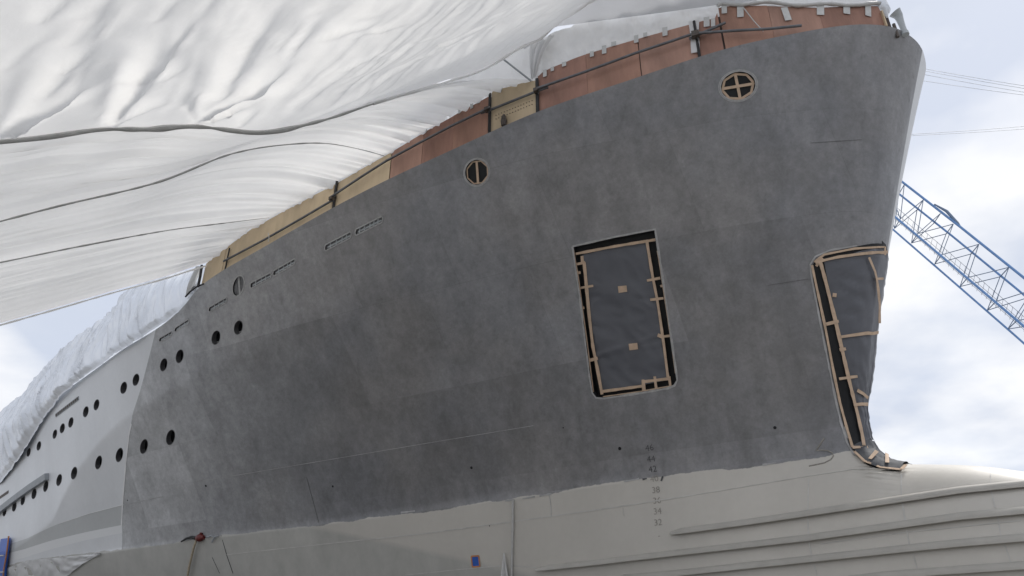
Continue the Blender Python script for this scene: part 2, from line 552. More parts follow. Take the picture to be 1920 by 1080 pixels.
def ellipse(cx, cy, rx, ry, rot=0.0, n=24):
    return [(cx + rx * math.cos(t) * math.cos(rot) - ry * math.sin(t) * math.sin(rot),
             cy + rx * math.cos(t) * math.sin(rot) + ry * math.sin(t) * math.cos(rot)) for t in [2 * math.pi * k / n for k in range(n)]]


cut = Geo()


def cut_prism(P, n, depth, out=0.12):
    k = len(P)
    vs = [p + n * out for p in P] + [p - n * depth for p in P]
    fs = [tuple(range(k)), tuple(range(2 * k - 1, k - 1, -1))] + [(i, k + i, k + (i + 1) % k, (i + 1) % k) for i in range(k)]
    cut.add(vs, fs)


def frame_at(p, n):
    up = Vector((0, 0, 1)); t = up.cross(n).normalized(); u = n.cross(t).normalized()
    return t, u


PORTS = []
for (px, py, w_, h_) in PORT_U + PORT_L:
    H_ = [hit(*q) for q in ellipse(px, py, w_ / 2, h_ / 2, 0.22, 28)]
    n = sum((k_[1] for k_ in H_), Vector()).normalized()
    P = [k_[0] for k_ in H_]
    cut_prism(P, n, 0.22)
    PORTS.append((P, n))
SLOT_G = []
for a, b, w in SLOTS:
    px = stadium(a, b, w)
    H_ = [hit(*q) for q in px]
    n = sum((h_[1] for h_ in H_), Vector()).normalized()
    P = [h_[0] for h_ in H_]
    cut_prism(P, n, 0.05); SLOT_G.append((P, n, a, b, w))
OVAL_G = []
for o in OVALS:
    H_ = [hit(*q) for q in ellipse(*o)]
    n = sum((h_[1] for h_ in H_), Vector()).normalized()
    P = [h_[0] for h_ in H_]
    cut_prism(P, n, 0.10); OVAL_G.append((P, n, o))
PH = [hit(*q) for q in POCKET]
PN = sum((h_[1] for h_ in PH), Vector()).normalized()
cut_prism([h_[0] for h_ in PH], PN, 0.40, 0.25)

# --- hull paint
hull_m = bpy.data.materials.new('hull_primer'); hull_m.use_nodes = True
t = hull_m.node_tree; bs = t.nodes['Principled BSDF']
L = t.links.new


def attr(name):
    a = nd(t, 'ShaderNodeAttribute'); a.attribute_name = name
    return a.outputs['Fac']


def noise_n(scale, detail=5, rough=.55, stretch=(1, 1, 1), dist=0.0):
    tc = nd(t, 'ShaderNodeTexCoord'); mp = nd(t, 'ShaderNodeMapping'); mp.inputs['Scale'].default_value = stretch
    mp.inputs['Rotation'].default_value = (0, 0, -math.atan2(BX[1], BX[0]))
    L(tc.outputs['Object'], mp.inputs[0])
    nz = nd(t, 'ShaderNodeTexNoise'); nz.inputs['Scale'].default_value = scale; nz.inputs['Detail'].default_value = detail
    nz.inputs['Roughness'].default_value = rough; nz.inputs['Distortion'].default_value = dist
    L(mp.outputs[0], nz.inputs['Vector'])
    return nz.outputs['Fac']


def math_n(op, a, b=None, c=None):
    m_ = nd(t, 'ShaderNodeMath', operation=op)
    for i, x in enumerate((a, b, c)):
        if x is None: continue
        if isinstance(x, (int, float)): m_.inputs[i].default_value = x
        else: L(x, m_.inputs[i])
    return m_.outputs[0]


def ramp_n(x, a, b, lo=0.0, hi=1.0):
    m_ = nd(t, 'ShaderNodeMapRange')
    m_.inputs['From Min'].default_value = a; m_.inputs['From Max'].default_value = b
    m_.inputs['To Min'].default_value = lo; m_.inputs['To Max'].default_value = hi
    L(x, m_.inputs['Value'])
    return m_.outputs[0]


def mixc(f, a, b):
    m_ = nd(t, 'ShaderNodeMix', data_type='RGBA')
    if isinstance(f, (int, float)): m_.inputs['Factor'].default_value = f
    else: L(f, m_.inputs['Factor'])
    for s_, x in (('A', a), ('B', b)):
        if isinstance(x, tuple): m_.inputs[s_].default_value = (*x, 1)
        else: L(x, m_.inputs[s_])
    return m_.outputs['Result']


def scalec(c, f):
    m_ = nd(t, 'ShaderNodeVectorMath', operation='SCALE')
    if isinstance(c, tuple): m_.inputs[0].default_value = c
    else: L(c, m_.inputs[0])
    L(f, m_.inputs['Scale'])
    return m_.outputs[0]


edge_n = math_n('MULTIPLY', math_n('SUBTRACT', noise_n(1.6, 6, .6), 0.5), 0.16)
edge_f = math_n('MULTIPLY', math_n('SUBTRACT', noise_n(9, 3, .6), 0.5), 0.03)
wl_s = math_n('ADD', math_n('ADD', attr('paint_line'), edge_n), edge_f)
is_dark = ramp_n(wl_s, -0.006, 0.006)
is_fore = ramp_n(math_n('ADD', attr('paint_fore'), edge_f), -0.01, 0.01)
cl1 = noise_n(0.55, 7, .62, dist=.3)
cl2 = noise_n(2.1, 7, .68, (1, 1, 0.6), .2)
cl3 = noise_n(1.1, 5, .6, (1.6, 1.6, 0.25))
cl4 = noise_n(7.0, 6, .7)
v = math_n('MULTIPLY', ramp_n(cl1, .35, .65, .92, 1.08), ramp_n(cl2, .36, .64, .89, 1.11))
v = math_n('MULTIPLY', v, ramp_n(cl3, .36, .64, .90, 1.10))
v = math_n('MULTIPLY', v, ramp_n(cl4, .32, .68, .86, 1.14))
v = math_n('MULTIPLY', v, ramp_n(noise_n(24.0, 4, .7), .3, .7, .92, 1.08))
tc_ = nd(t, 'ShaderNodeTexCoord'); mp_ = nd(t, 'ShaderNodeMapping'); mp_.inputs['Rotation'].default_value = (0, 0, -math.atan2(BX[1], BX[0]))
L(tc_.outputs['Object'], mp_.inputs[0])
sx_ = nd(t, 'ShaderNodeSeparateXYZ'); L(mp_.outputs[0], sx_.inputs[0])
cx_ = nd(t, 'ShaderNodeCombineXYZ'); L(sx_.outputs['X'], cx_.inputs['X']); L(sx_.outputs['Z'], cx_.inputs['Y'])
bk = nd(t, 'ShaderNodeTexBrick'); L(cx_.outputs[0], bk.inputs['Vector'])
bk.offset = 0.37
for nm_, vl_ in (('Scale', 1.0), ('Mortar Size', 0.006), ('Mortar Smooth', 0.4), ('Bias', 0.0), ('Brick Width', 2.3), ('Row Height', 1.75)):
    bk.inputs[nm_].default_value = vl_
bk.inputs['Color1'].default_value = (.88, .88, .88, 1); bk.inputs['Color2'].default_value = (1.12, 1.12, 1.12, 1); bk.inputs['Mortar'].default_value = (.90, .90, .90, 1)
bkv = nd(t, 'ShaderNodeRGBToBW'); L(bk.outputs['Color'], bkv.inputs[0])
v = math_n('MULTIPLY', v, bkv.outputs[0])
scuff = noise_n(16, 3, .7, (1, 1, 3.5), .8)
v = math_n('MULTIPLY', v, ramp_n(scuff, .60, .74, 1.0, 1.16))
scuff2 = noise_n(4.5, 6, .75, (2.2, 2.2, .7), .6)
v = math_n('MULTIPLY', v, ramp_n(scuff2, .60, .78, 1.0, .80))
runs = noise_n(2.6, 4, .6, (2.4, 2.4, .10), .1)
v = math_n('MULTIPLY', v, ramp_n(runs, .56, .72, 1.0, .86))
dark = scalec(mixc(ramp_n(noise_n(0.35, 3), .4, .6), (0.200, 0.203, 0.217), (0.217, 0.213, 0.217)), v)
dust_sheen = mixc(ramp_n(attr('paint_dust_sheen'), 0, 1), dark, scalec((0.47, 0.478, 0.49), v))
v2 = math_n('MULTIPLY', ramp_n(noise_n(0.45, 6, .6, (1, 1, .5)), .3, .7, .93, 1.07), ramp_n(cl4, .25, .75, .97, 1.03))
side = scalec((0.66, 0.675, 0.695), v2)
stripe = math_n('MULTIPLY', ramp_n(attr('paint_stripe'), -0.004, 0.004), math_n('SUBTRACT', 1.0, is_fore))
beige = scalec((0.53, 0.508, 0.468), v2)
green = scalec((0.42, 0.415, 0.39), math_n('MULTIPLY', v2, ramp_n(cl2, .28, .72, .88, 1.12)))
bottom = mixc(ramp_n(math_n('ADD', attr('paint_bottom'), edge_f), -0.06, 0.06), green, beige)
band = ramp_n(attr('paint_band'), -0.006, 0.006)
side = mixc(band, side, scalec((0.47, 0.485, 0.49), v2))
upper = mixc(math_n('MULTIPLY', is_fore, ramp_n(attr('starboard_mask'), -0.02, 0.0)), mixc(stripe, side, (0.72, 0.73, 0.74)), dust_sheen)
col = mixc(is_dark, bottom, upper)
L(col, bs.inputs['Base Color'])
rough = math_n('ADD', ramp_n(cl2, .3, .7, .32, .44), math_n('MULTIPLY', is_fore, 0.06))
L(rough, bs.inputs['Roughness'])
bs.inputs['Specular IOR Level'].default_value = 0.6
bp = nd(t, 'ShaderNodeBump'); bp.inputs['Strength'].default_value = 0.25; bp.inputs['Distance'].default_value = 0.02
hgt = math_n('ADD', math_n('MULTIPLY', noise_n(0.9, 3, .5, (1, 1, .6)), 1.0), math_n('MULTIPLY', cl4, 0.06))
hgt = math_n('ADD', hgt, math_n('MULTIPLY', is_dark, 0.08))
hgt = math_n('ADD', hgt, math_n('MULTIPLY', bk.outputs['Fac'], 0.10))
hgt = math_n('ADD', hgt, math_n('MULTIPLY', math_n('SINE', math_n('MULTIPLY', sx_.outputs['X'], 9.0)), 0.05))
L(hgt, bp.inputs['Height']); L(bp.outputs[0], bs.inputs['Normal'])

# --- hull mesh, cut, with paint attributes
tmp_me = bpy.data.meshes.new('hull_base')
tmp_me.from_pydata([tuple(v_ - ship.location) for v_ in hv], [], hf)
tmp_me.materials.append(hull_m); tmp_me.materials.append(M_recess)
bm = bmesh.new(); bm.from_mesh(tmp_me); bmesh.ops.recalc_face_normals(bm, faces=bm.faces); bm.to_mesh(tmp_me); bm.free()
cut_me = bpy.data.meshes.new('cutter')
cut_me.from_pydata([tuple(v_ - ship.location) for v_ in cut.v], [], cut.f)
cut_me.materials.append(hull_m); cut_me.materials.append(M_recess)
bm = bmesh.new(); bm.from_mesh(cut_me); bmesh.ops.recalc_face_normals(bm, faces=bm.faces); bm.to_mesh(cut_me); bm.free()
cut_me.polygons.foreach_set('material_index', [1] * len(cut_me.polygons))
base_o = bpy.data.objects.new('hull_base', tmp_me); cut_o = bpy.data.objects.new('cutter', cut_me)
COL.objects.link(base_o); COL.objects.link(cut_o)
md = base_o.modifiers.new('cut', 'BOOLEAN'); md.operation = 'DIFFERENCE'; md.solver = 'EXACT'; md.object = cut_o
dg = bpy.context.evaluated_depsgraph_get()
hull_me = bpy.data.meshes.new_from_object(base_o.evaluated_get(dg))
bpy.data.objects.remove(base_o); bpy.data.objects.remove(cut_o)
hull_me.name = 'hull'
co = np.empty(len(hull_me.vertices) * 3); hull_me.vertices.foreach_get('co', co); co = co.reshape(-1, 3) + np.array(ship.location)
vx = (co[:, :2] - PC) @ BX; vz = co[:, 2]; vout = (co[:, :2] - PC) @ NX


def XZ(pts):
    r_ = []
    for q in pts:
        p, n = hit(*q); X, o = ship_xy(p); r_.append((X, p.z))
    return r_


q = XZ([(1590, 845), (1540, 858), (1400, 876), (1300, 885), (1220, 895), (1100, 912), (960, 936), (800, 958), (700, 970), (600, 985),
        (500, 995), (400, 1006), (300, 1022), (230, 1031), (150, 1038), (60, 1050), (5, 1062)])
q = [(4.2, q[0][1] + .02)] + q + [(-90, q[-1][1])]
PAINT_LINE = lin([a for a, _ in q], [b_ for _, b_ in q])
q = XZ([(228, 1028), (229, 985), (231, 930), (236, 868), (245, 800), (262, 735), (278, 675), (292, 618)])
q = sorted(q, key=lambda a: a[1])
PAINT_FORE = lin([b_ for _, b_ in q], [a for a, _ in q])
s1 = XZ([(225, 985), (160, 998), (95, 1014), (45, 1030)]); s2 = XZ([(225, 1000), (160, 1013), (95, 1030), (45, 1046)])
st_hi = lin([a for a, _ in s1], [b_ for _, b_ in s1]); st_lo = lin([a for a, _ in s2], [b_ for _, b_ in s2])
bt = XZ([(640, 1000), (905, 1058)])
(ax_, az_), (bx_, bz_) = bt
pb = ((vx - ax_) * (bz_ - az_) - (vz - az_) * (bx_ - ax_)) / math.hypot(bx_ - ax_, bz_ - az_)


def set_attr(name, arr):
    a = hull_me.attributes.new(name, 'FLOAT', 'POINT'); a.data.foreach_set('value', np.asarray(arr, dtype=np.float32))


set_attr('paint_line', np.clip(vz - PAINT_LINE(vx), -1, 1))
set_attr('paint_fore', np.clip(vx - PAINT_FORE(vz), -2, 2))
set_attr('paint_dust_sheen', np.clip((-5.0 - (9.5 - vz) * 0.45 - vx) / 8.5, 0, 1) * 0.9)  # sanding dust plus painted-in sheen, growing paler towards the aft boundary
set_attr('paint_stripe', np.minimum(st_hi(vx) - vz, vz - st_lo(vx)))
s3 = XZ([(232, 946), (170, 962), (110, 982), (50, 1010)])
bd_hi = lin([a for a, _ in s3], [b_ for _, b_ in s3])
set_attr('paint_band', np.minimum(bd_hi(vx) - vz, vz - st_hi(vx)))
set_attr('paint_bottom', -pb)
set_attr('starboard_mask', np.clip(vout + 0.16, -1, 1))  # dark tone up to just past the stem, paler side tone to port
hull_me.polygons.foreach_set('use_smooth', [True] * len(hull_me.polygons))
hull_me.set_sharp_from_angle(angle=math.radians(38))
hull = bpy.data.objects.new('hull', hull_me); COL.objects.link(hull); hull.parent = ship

#REST
# --- portholes
for k_p, (P, n) in enumerate(PORTS):
    c_ = sum(P, Vector()) / 28
    pr = [(1.05, -0.03), (1.05, 0.006), (0.99, 0.006), (0.975, -0.16), (0.95, -0.17)]
    vs = [c_ + (p - c_) * r_ + n * h_ for (r_, h_) in pr for p in P]
    po = Geo().add(vs, [(i * 28 + k, i * 28 + (k + 1) % 28, (i + 1) * 28 + (k + 1) % 28, (i + 1) * 28 + k) for i in range(4) for k in range(28)]).build('porthole', M_portrim, ship, smooth=True)
    vs = [c_ + (p - c_) * .97 - n * 0.13 for p in P] + [c_ + (p - c_) * .97 - n * 0.145 for p in P]
    Geo().add(vs, [tuple(range(28)), tuple(range(55, 27, -1))] + [(k, 28 + k, 28 + (k + 1) % 28, (k + 1) % 28) for k in range(28)]).build('pane', M_glass, po)
    if k_p in (0, 1, 3):                     # pale bars added for the light glimpses of interior in these panes
        a_, b_ = c_ + (P[9] - c_) * .9 - n * .125, c_ + (P[5] - c_) * .7 - n * .125
        Geo().tube([a_, (a_ + b_) / 2, b_], .018, 6).build('clip', M_rim, po)


def loop_ribbon(P, n, width, thick=0.006, lift=0.001, wob=0.0):
    Q = P + [P[0]]
    w_ = [width * (1 + wob * (random.random() - .5)) for _ in Q]; w_[-1] = w_[0]
    return Geo().ribbon(Q, [n] * len(Q), w_, thick, lift)


# --- freeing ports (slots with masked bars)
for (P, n, a, b, w) in SLOT_G:
    cen = sum(P, Vector()) / len(P)
    f_ = loop_ribbon([cen + (p - cen) * 1.04 for p in P], n, 0.028, 0.010).build('freeing_port', M_rim, ship)
    L_ = math.dist(a, b); nb = max(2, int(L_ / 11))
    for k in range(1, nb + 1):
        s_ = k / (nb + 1) + random.uniform(-.04, .04)
        x, y = a[0] + (b[0] - a[0]) * s_, a[1] + (b[1] - a[1]) * s_
        P2, N2 = on_hull([(x - .3, y + w * .45), (x + .3, y - w * .45)], 4, -0.022)
        Geo().ribbon(P2, N2, 0.03, 0.006).build('bar', M_pipe, f_)
    s0, s1_ = .06, .94
    A_ = (a[0] + (b[0] - a[0]) * s0, a[1] + (b[1] - a[1]) * s0 + .4); B_ = (a[0] + (b[0] - a[0]) * s1_, a[1] + (b[1] - a[1]) * s1_ + .4)
    P2, N2 = on_hull([A_, B_], 8, -0.034)
    Geo().ribbon(P2, N2, 0.030, 0.01).build('bar', M_pipe, f_)
    k_ = len(P)
    Geo().add([p - n * .030 for p in P] + [p - n * .04 for p in P], [tuple(range(k_)), tuple(range(2 * k_ - 1, k_ - 1, -1))]).build('blank', M_blank, f_)

# --- round fairlead openings, filmed and taped
for i, (P, n, o) in enumerate(OVAL_G):
    cen = sum(P, Vector()) / len(P)
    f_ = loop_ribbon([cen + (p - cen) * 1.05 for p in P], n, 0.022 if i else 0.035, 0.008).build('fairlead', M_rim, ship)
    k = len(P)
    back = [p - n * 0.05 for p in P]; back2 = [p - n * 0.056 for p in P]
    if not i:
        Geo().add([p + n * .008 for p in back] + [p + n * .008 for p in back2], [tuple(range(k)), tuple(range(2 * k - 1, k - 1, -1))]).build('blank', M_blank, f_)
    if i:
        loop_ribbon([cen + (p - cen) * 1.14 for p in P], n, 0.016, 0.004).build('filler_ring', M_rim, f_)
        Geo().add(back + back2, [tuple(range(k)), tuple(range(2 * k - 1, k - 1, -1))]).build('film', M_black, f_)
        oc = [P[int(j * k / 8) % k] for j in range(8)]
        oc = [cen + (p - cen) * (0.93 if i == 2 else 0.95) - n * 0.035 for p in oc]
        loop_ribbon(oc, n, 0.045 if i == 2 else 0.03, 0.004).build('tape', M_tape, f_)
    cx, cy, rx, ry, rot = o
    bars = [((cx - 1.5 + (0 if i < 2 else -4), cy - ry * .93), (cx + 1.5 + (0 if i < 2 else 3), cy + ry * .93))]
    if i == 2: bars.append(((cx - rx * .93, cy + 5), (cx + rx * .93, cy - 5)))
    for j, (A_, B_) in enumerate(bars):
        P2, N2 = on_hull([A_, B_], 6, -0.03 + 0.004 * j)
        Geo().ribbon(P2, N2, 0.05 if i else 0.06, 0.004).build('tape', M_tape if i else M_rim, f_)

# --- weld seams
SEAMS = [
    ([(305, 912), (420, 895), (640, 858), (800, 831), (1000, 798)], 0.010, M_weld),
    ([(236, 946), (305, 931)], 0.016, M_weld),
    ([(228, 985), (231, 930), (236, 868), (242, 815), (246, 795)], 0.05, M_white),
    ([(425, 1040), (600, 1021), (800, 1000), (960, 978), (1160, 950), (1300, 928)], 0.02, M_bead),
    ([(1300, 928), (1400, 912), (1500, 895), (1600, 880), (1640, 878)], 0.012, M_bead),
    ([(760, 1078), (880, 1066), (950, 1060), (1005, 1064)], 0.018, M_bead),
    ([(1516, 898), (1515, 958)], 0.018, M_bead), ([(1514, 968), (1516, 1002)], 0.022, M_bead),
    ([(1517, 1014), (1523, 1050)], 0.02, M_bead), ([(1526, 1056), (1532, 1078)], 0.018, M_bead),
    ([(1690, 890), (1690, 930)], 0.018, M_bead), ([(1692, 942), (1699, 988)], 0.025, M_bead),
    ([(1700, 994), (1706, 1026)], 0.016, M_bead), ([(1712, 1038), (1722, 1075)], 0.016, M_bead),
    ([(1856, 878), (1858, 906)], 0.012, M_bead), ([(1859, 922), (1866, 952)], 0.014, M_bead), ([(1870, 966), (1877, 1006)], 0.014, M_bead),
    ([(1884, 1022), (1898, 1062)], 0.014, M_bead),
    ([(1540, 1020), (1700, 998), (1800, 988), (1915, 976)], 0.012, M_bead),
    ([(1168, 952), (1170, 968)], 0.012, M_bead),
    ([(1440, 535), (1515, 523)], 0.005, M_seamdk), ([(1520, 268), (1615, 262)], 0.005, M_seamdk),
    ([(415, 1004), (425, 1040), (437, 1075)], 0.02, M_seamdk), ([(398, 1045), (412, 1075)], 0.012, M_seamdk),
    ([(232, 946), (170, 962), (110, 982)], 0.014, M_white),
    ([(575, 895), (590, 950), (598, 980)], 0.005, M_seamdk),
]
for pts, w_, m_ in SEAMS:
    P2, N2 = on_hull(pts, 14)
    Geo().ribbon(P2, N2, w_, 0.005, 0.0015).build('weld_seam', m_, ship)

# --- rounded strakes on the bulb
STRAKES = [[(1258, 1000), (1400, 981), (1516, 964), (1700, 936), (1800, 921), (1918, 909)],
           [(1006, 1068), (1100, 1058), (1280, 1037), (1516, 1010), (1700, 984), (1800, 970), (1918, 959)],
           [(1150, 1086), (1280, 1075), (1516, 1050), (1700, 1030), (1800, 1020), (1918, 1010)],
           [(1560, 1092), (1660, 1080), (1800, 1070), (1918, 1062)]]
for pts in STRAKES:
    P2, N2 = on_hull(pts, 20)
    # carry the strake on round the bulb beyond the picture
    Xe, oe = ship_xy(P2[-1]); ze = P2[-1].z; sl = (P2[-1].z - P2[-4].z) / (Xe - ship_xy(P2[-4])[0])
    for k in range(1, 5):
        Xn = Xe + .22 * k; zn = ze + sl * .22 * k
        if Xn < float(XS(zn)) - .25:
            P2.append(W3(Xn, float(hull_hb(Xn, zn)), zn)); N2.append(nhull(P2[-1]))
    prof = [(-.03, .085), (.040, .078), (.075, .050), (.092, .012), (.092, -.024), (.082, -.026), (.080, .008), (.062, .042), (.036, .062), (-.03, .066)]   # hollowed below, a shape made up to keep the underside dark
    vs = []
    for k, (p, n) in enumerate(zip(P2, N2)):
        t_ = (P2[min(k + 1, len(P2) - 1)] - P2[max(k - 1, 0)]).normalized()
        hz = Vector((n.x, n.y, 0)).normalized()
        f_ = .55 if k == 0 else 1.0
        vs += [p + hz * a_ * f_ + Vector((0, 0, b_ * f_ - .02)) for a_, b_ in prof]
    m_p = len(prof)
    fs = [(k * m_p + q_, k * m_p + (q_ + 1) % m_p, (k + 1) * m_p + (q_ + 1) % m_p, (k + 1) * m_p + q_) for k in range(len(P2) - 1) for q_ in range(m_p)]
    fs += [tuple(range(m_p))[::-1], tuple((len(P2) - 1) * m_p + q_ for q_ in range(m_p))]
    Geo().add(vs, fs).build('strake', M_strake, ship, smooth=True, sharp=60)

# --- draft marks
def text_mesh(body):
    cu = bpy.data.curves.new('t', 'FONT'); cu.body = body; cu.size = 1.0; cu.align_x = 'CENTER'; cu.align_y = 'CENTER'
    cu.extrude = 0.0; cu.resolution_u = 3
    o = bpy.data.objects.new('t', cu); COL.objects.link(o)
    dg_ = bpy.context.evaluated_depsgraph_get()
    me = bpy.data.meshes.new_from_object(o.evaluated_get(dg_))
    vs = [Vector(v_.co) for v_ in me.vertices]; fs = [tuple(p_.vertices) for p_ in me.polygons]
    bpy.data.objects.remove(o); bpy.data.curves.remove(cu); bpy.data.meshes.remove(me)
    return vs, fs


for k, (body, px, py) in enumerate([('46', 1218, 840), ('44', 1221, 861), ('42', 1224, 880), ('40', 1227, 898), ('38', 1230, 919),
                                    ('36', 1232, 939), ('34', 1233, 959), ('32', 1234, 980), ('-', 1236, 1004)]):
    p, n = hit(px, py); t_, u_ = frame_at(p, n)
    vs, fs = text_mesh(body)
    sz = 0.155
    q_ = [p + t_ * v_.x * sz * 1.05 + u_ * v_.y * sz + n * 0.006 for v_ in vs]
    mk('draft_mark', q_, fs, M_mark if k < 3 else M_mark2, ship)

# bulb symbol: a raised weld bead like an open hook
P2, N2 = on_hull([(1545, 822), (1538, 833), (1530, 845), (1541, 844), (1552, 845), (1560, 849), (1563, 855), (1558, 862), (1546, 868), (1517, 874)], 6)
Geo().tube([p + n * .004 for p, n in zip(P2, N2)], 0.011, 6).build('bulb_symbol', M_mark2, ship, smooth=True)
# small sockets in the shell
for (px, py, r_) in [(884, 877, .03), (1162, 841, .032), (624, 912, .026), (1453, 802, .028), (386, 911, .03), (239, 938, .02), (1056, 802, .014), (918, 986, .012)]:
    p, n = hit(px, py); t_, u_ = frame_at(p, n)
    Geo().tube([p - n * .02, p + n * .004, p + n * .006], [r_, r_, r_ * .7], 10).build('socket', M_black, ship, smooth=True)
# rubbing fender on the side, far aft
P2, N2 = on_hull([(92, 893), (60, 914), (30, 936), (3, 957)], 10)
d_ = (P2[-1] - P2[-2]).normalized()
P2 += [P2[-1] + d_ * k for k in (3, 8, 16)]; N2 += [N2[-1]] * 3
fe = Geo().ribbon(P2, N2, [0.20] * len(P2), 0.14, -0.02).build('fender', M_ladder, ship)
# louvre strip above the upper porthole row
P2, N2 = on_hull([(105, 779), (148, 746)], 8)
lv = Geo().ribbon(P2, N2, 0.11, 0.012).build('louvre', M_ladder, ship)
for k in range(12):
    s_ = k / 12 + .01
    A_ = (105 + 43 * s_, 779 - 33 * s_); B_ = (105 + 43 * (s_ + .05), 779 - 33 * (s_ + .05))
    P2, N2 = on_hull([A_, B_], 8, .013)
    Geo().ribbon(P2, N2, 0.07, 0.01).build('slat', M_clamp, lv)
P2, N2 = on_hull([(0, 933), (16, 922)], 6)
Geo().ribbon(P2, N2, 0.09, 0.012).build('louvre', M_clamp, ship)
# bow vent pipe on the deck
p0 = at_out(1693, 52, 0.55); p1 = at_out(1684, 28, 0.55)
ax = (p1 - p0)
hornP = [p0 - ax * .5, p0, p0 + ax * .55, p0 + ax * .9, p1 + Vector((-.06, -.02, .05))]
Geo().tube(hornP, [.055, .05, .06, .075, .11], 14).build('vent_pipe', M_pipe, ship, smooth=True)
Geo().tube([p0 - ax * .55, p0 - ax * .35], .065, 14).build('pipe_flange', M_pipe, ship, smooth=True)
p = at_out(1676, 47, 0.7); Geo().tube([p - Vector((0, 0, .3)), p + Vector((0, 0, .02))], .03, 8).build('deck_stud', M_clamp, ship, smooth=True)

# ------------------------------------------------------------------ anchor pocket: film, sheet, tape
back = [h_[0] - PN * 0.17 for h_ in PH]
k = len(back); cen = sum(back, Vector()) / k
Geo().add([cen + (p - cen) * 1.01 for p in back] + [cen + (p - cen) * 1.01 - PN * .004 for p in back],
          [tuple(range(k)), tuple(range(2 * k - 1, k - 1, -1))]).build('pocket_film', M_black, ship)
rim_P = []; rim_N = []
for q_ in densify(POCKET + [POCKET[0]], 12):
    p, n = hit(q_[0], q_[1]); rim_P.append(p); rim_N.append(n)
cen = sum(rim_P, Vector()) / len(rim_P)
rim_P = [p + (p - cen).normalized() * .012 for p in rim_P]
Geo().ribbon(rim_P, rim_N, [0.03 * random.uniform(.7, 1.5) for _ in rim_P], 0.005).build('pocket_rim', M_rim, ship)


def bil(c, s_, t_):
    (x0, y0), (x1, y1), (x2, y2), (x3, y3) = c       # TL TR BR BL
    return (x0 * (1 - s_) * (1 - t_) + x1 * s_ * (1 - t_) + x2 * s_ * t_ + x3 * (1 - s_) * t_,
            y0 * (1 - s_) * (1 - t_) + y1 * s_ * (1 - t_) + y2 * s_ * t_ + y3 * (1 - s_) * t_)


SC = [(1090, 478), (1214, 448), (1254, 712), (1124, 738)]
cover = empty('pocket_cover', hit(1190, 725)[0] - PN * .1, 'dark grey sheeting taped over the large rectangular anchor pocket', 'sheeting')
NS, NT = 36, 60
P = []
for i in range(NT):
    row = []
    for j in range(NS):
        s_, t__ = j / (NS - 1), i / (NT - 1)
        p, n = hit(*bil(SC, s_, t__))
        wv_ = 0.026 * noise.noise(Vector((s_ * 2.2 + t__ * 1.5, t__ * 5 - s_ * 2, 3.1))) + 0.014 * (1 - 2 * abs(noise.noise(Vector((s_ * 3 + t__ * 2, t__ * 9 - s_ * 3, 9.0)))))
        # creases running from the two patches to the taped edge
        for (cy_, sl_, am) in ((.34, .13, .012), (.36, .30, .014), (.70, -.06, .016), (.735, .02, .010)):
            dd = t__ - (cy_ + sl_ * (s_ - .55)); wdt = .008 + .012 * abs(s_ - .55)
            wv_ += am * math.exp(-(dd / wdt) ** 2) * min(1, abs(s_ - .5) * 3 + .2)
        if s_ > .8 and .62 < t__ < .9:
            wv_ += 0.03 * abs(noise.noise(Vector((s_ * 14, t__ * 16, 1.0)))) * (s_ - .8) * 5
        row.append(p + n * (-0.085 + wv_))
    P.append(row)
Geo().grid(P, 0.003).build('sheet', M_sheet, cover, smooth=True)


def tape(parent, pts, w=0.045, lift=-0.06, m_=None, name='tape', step=10):
    P2, N2 = on_hull(pts, step, lift)
    ws = [w * random.uniform(.85, 1.15) for _ in P2]
    return Geo().ribbon(P2, N2, ws, 0.004, 0.0).build(name, m_ or M_tape, parent)


POCKET_TAPE = [
    ([(1078, 476), (1150, 462), (1228, 449)], .05), ([(1212, 452), (1218, 490), (1224, 525), (1231, 560), (1237, 600), (1244, 650), (1251, 707)], .05),
    ([(1090, 480), (1091, 495)], .06), ([(1077, 496), (1096, 492)], .05), ([(1094, 492), (1098, 535), (1103, 590), (1110, 650), (1118, 690), (1127, 740)], .06),
    ([(1087, 540), (1111, 536)], .045), ([(1081, 512), (1087, 511)], .05), ([(1090, 578), (1094, 577)], .05),
    ([(1212, 526), (1237, 521)], .05), ([(1218, 562), (1243, 559)], .05), ([(1232, 628), (1242, 632)], .07), ([(1243, 631), (1258, 629)], .05),
    ([(1104, 676), (1119, 672)], .06), ([(1124, 735), (1160, 730), (1204, 724)], .05), ([(1204, 712), (1206, 734)], .06),
    ([(1204, 716), (1254, 710)], .05), ([(1226, 706), (1229, 729)], .045), ([(1253, 706), (1256, 727)], .05), ([(1238, 534), (1240, 538)], .04),
]
for pts, w_ in POCKET_TAPE:
    tape(cover, pts, w_, -0.052 - random.random() * .006)
for (px, py) in ((1166, 542), (1186, 650)):
    tape(cover, [(px - 8, py + 1), (px + 8, py - 1)], .115, -0.058, name='tape_patch')
for pts in ([(1075, 468), (1084, 520), (1100, 640), (1112, 735)], [(1232, 470), (1240, 520), (1258, 640), (1266, 700)], [(1130, 744), (1200, 734), (1255, 724)]):
    tape(cover, pts, .018, -0.02)

# ------------------------------------------------------------------ stem opening: film, sheet and tape round the stem foot
EDGE = [(1664, 461), (1610, 464), (1560, 472), (1532, 484), (1522, 499), (1526, 530), (1534, 570), (1545, 620), (1557, 680), (1569, 740),
        (1580, 790), (1592, 830), (1606, 854), (1626, 872), (1655, 883), (1690, 886)]
PROF = [(8.33, None), (8.30, None), (8.22, None), (8.1, None), (7.95, None), (7.7, None), (7.35, None), (6.95, None), (6.5, None), (6.0, None), (5.6, None),
        (5.2, None), (4.95, None), (4.78, None), (4.64, None), (4.56, None)]
ed = densify(EDGE, 9)
edge_s = np.linspace(0, 1, len(ed))
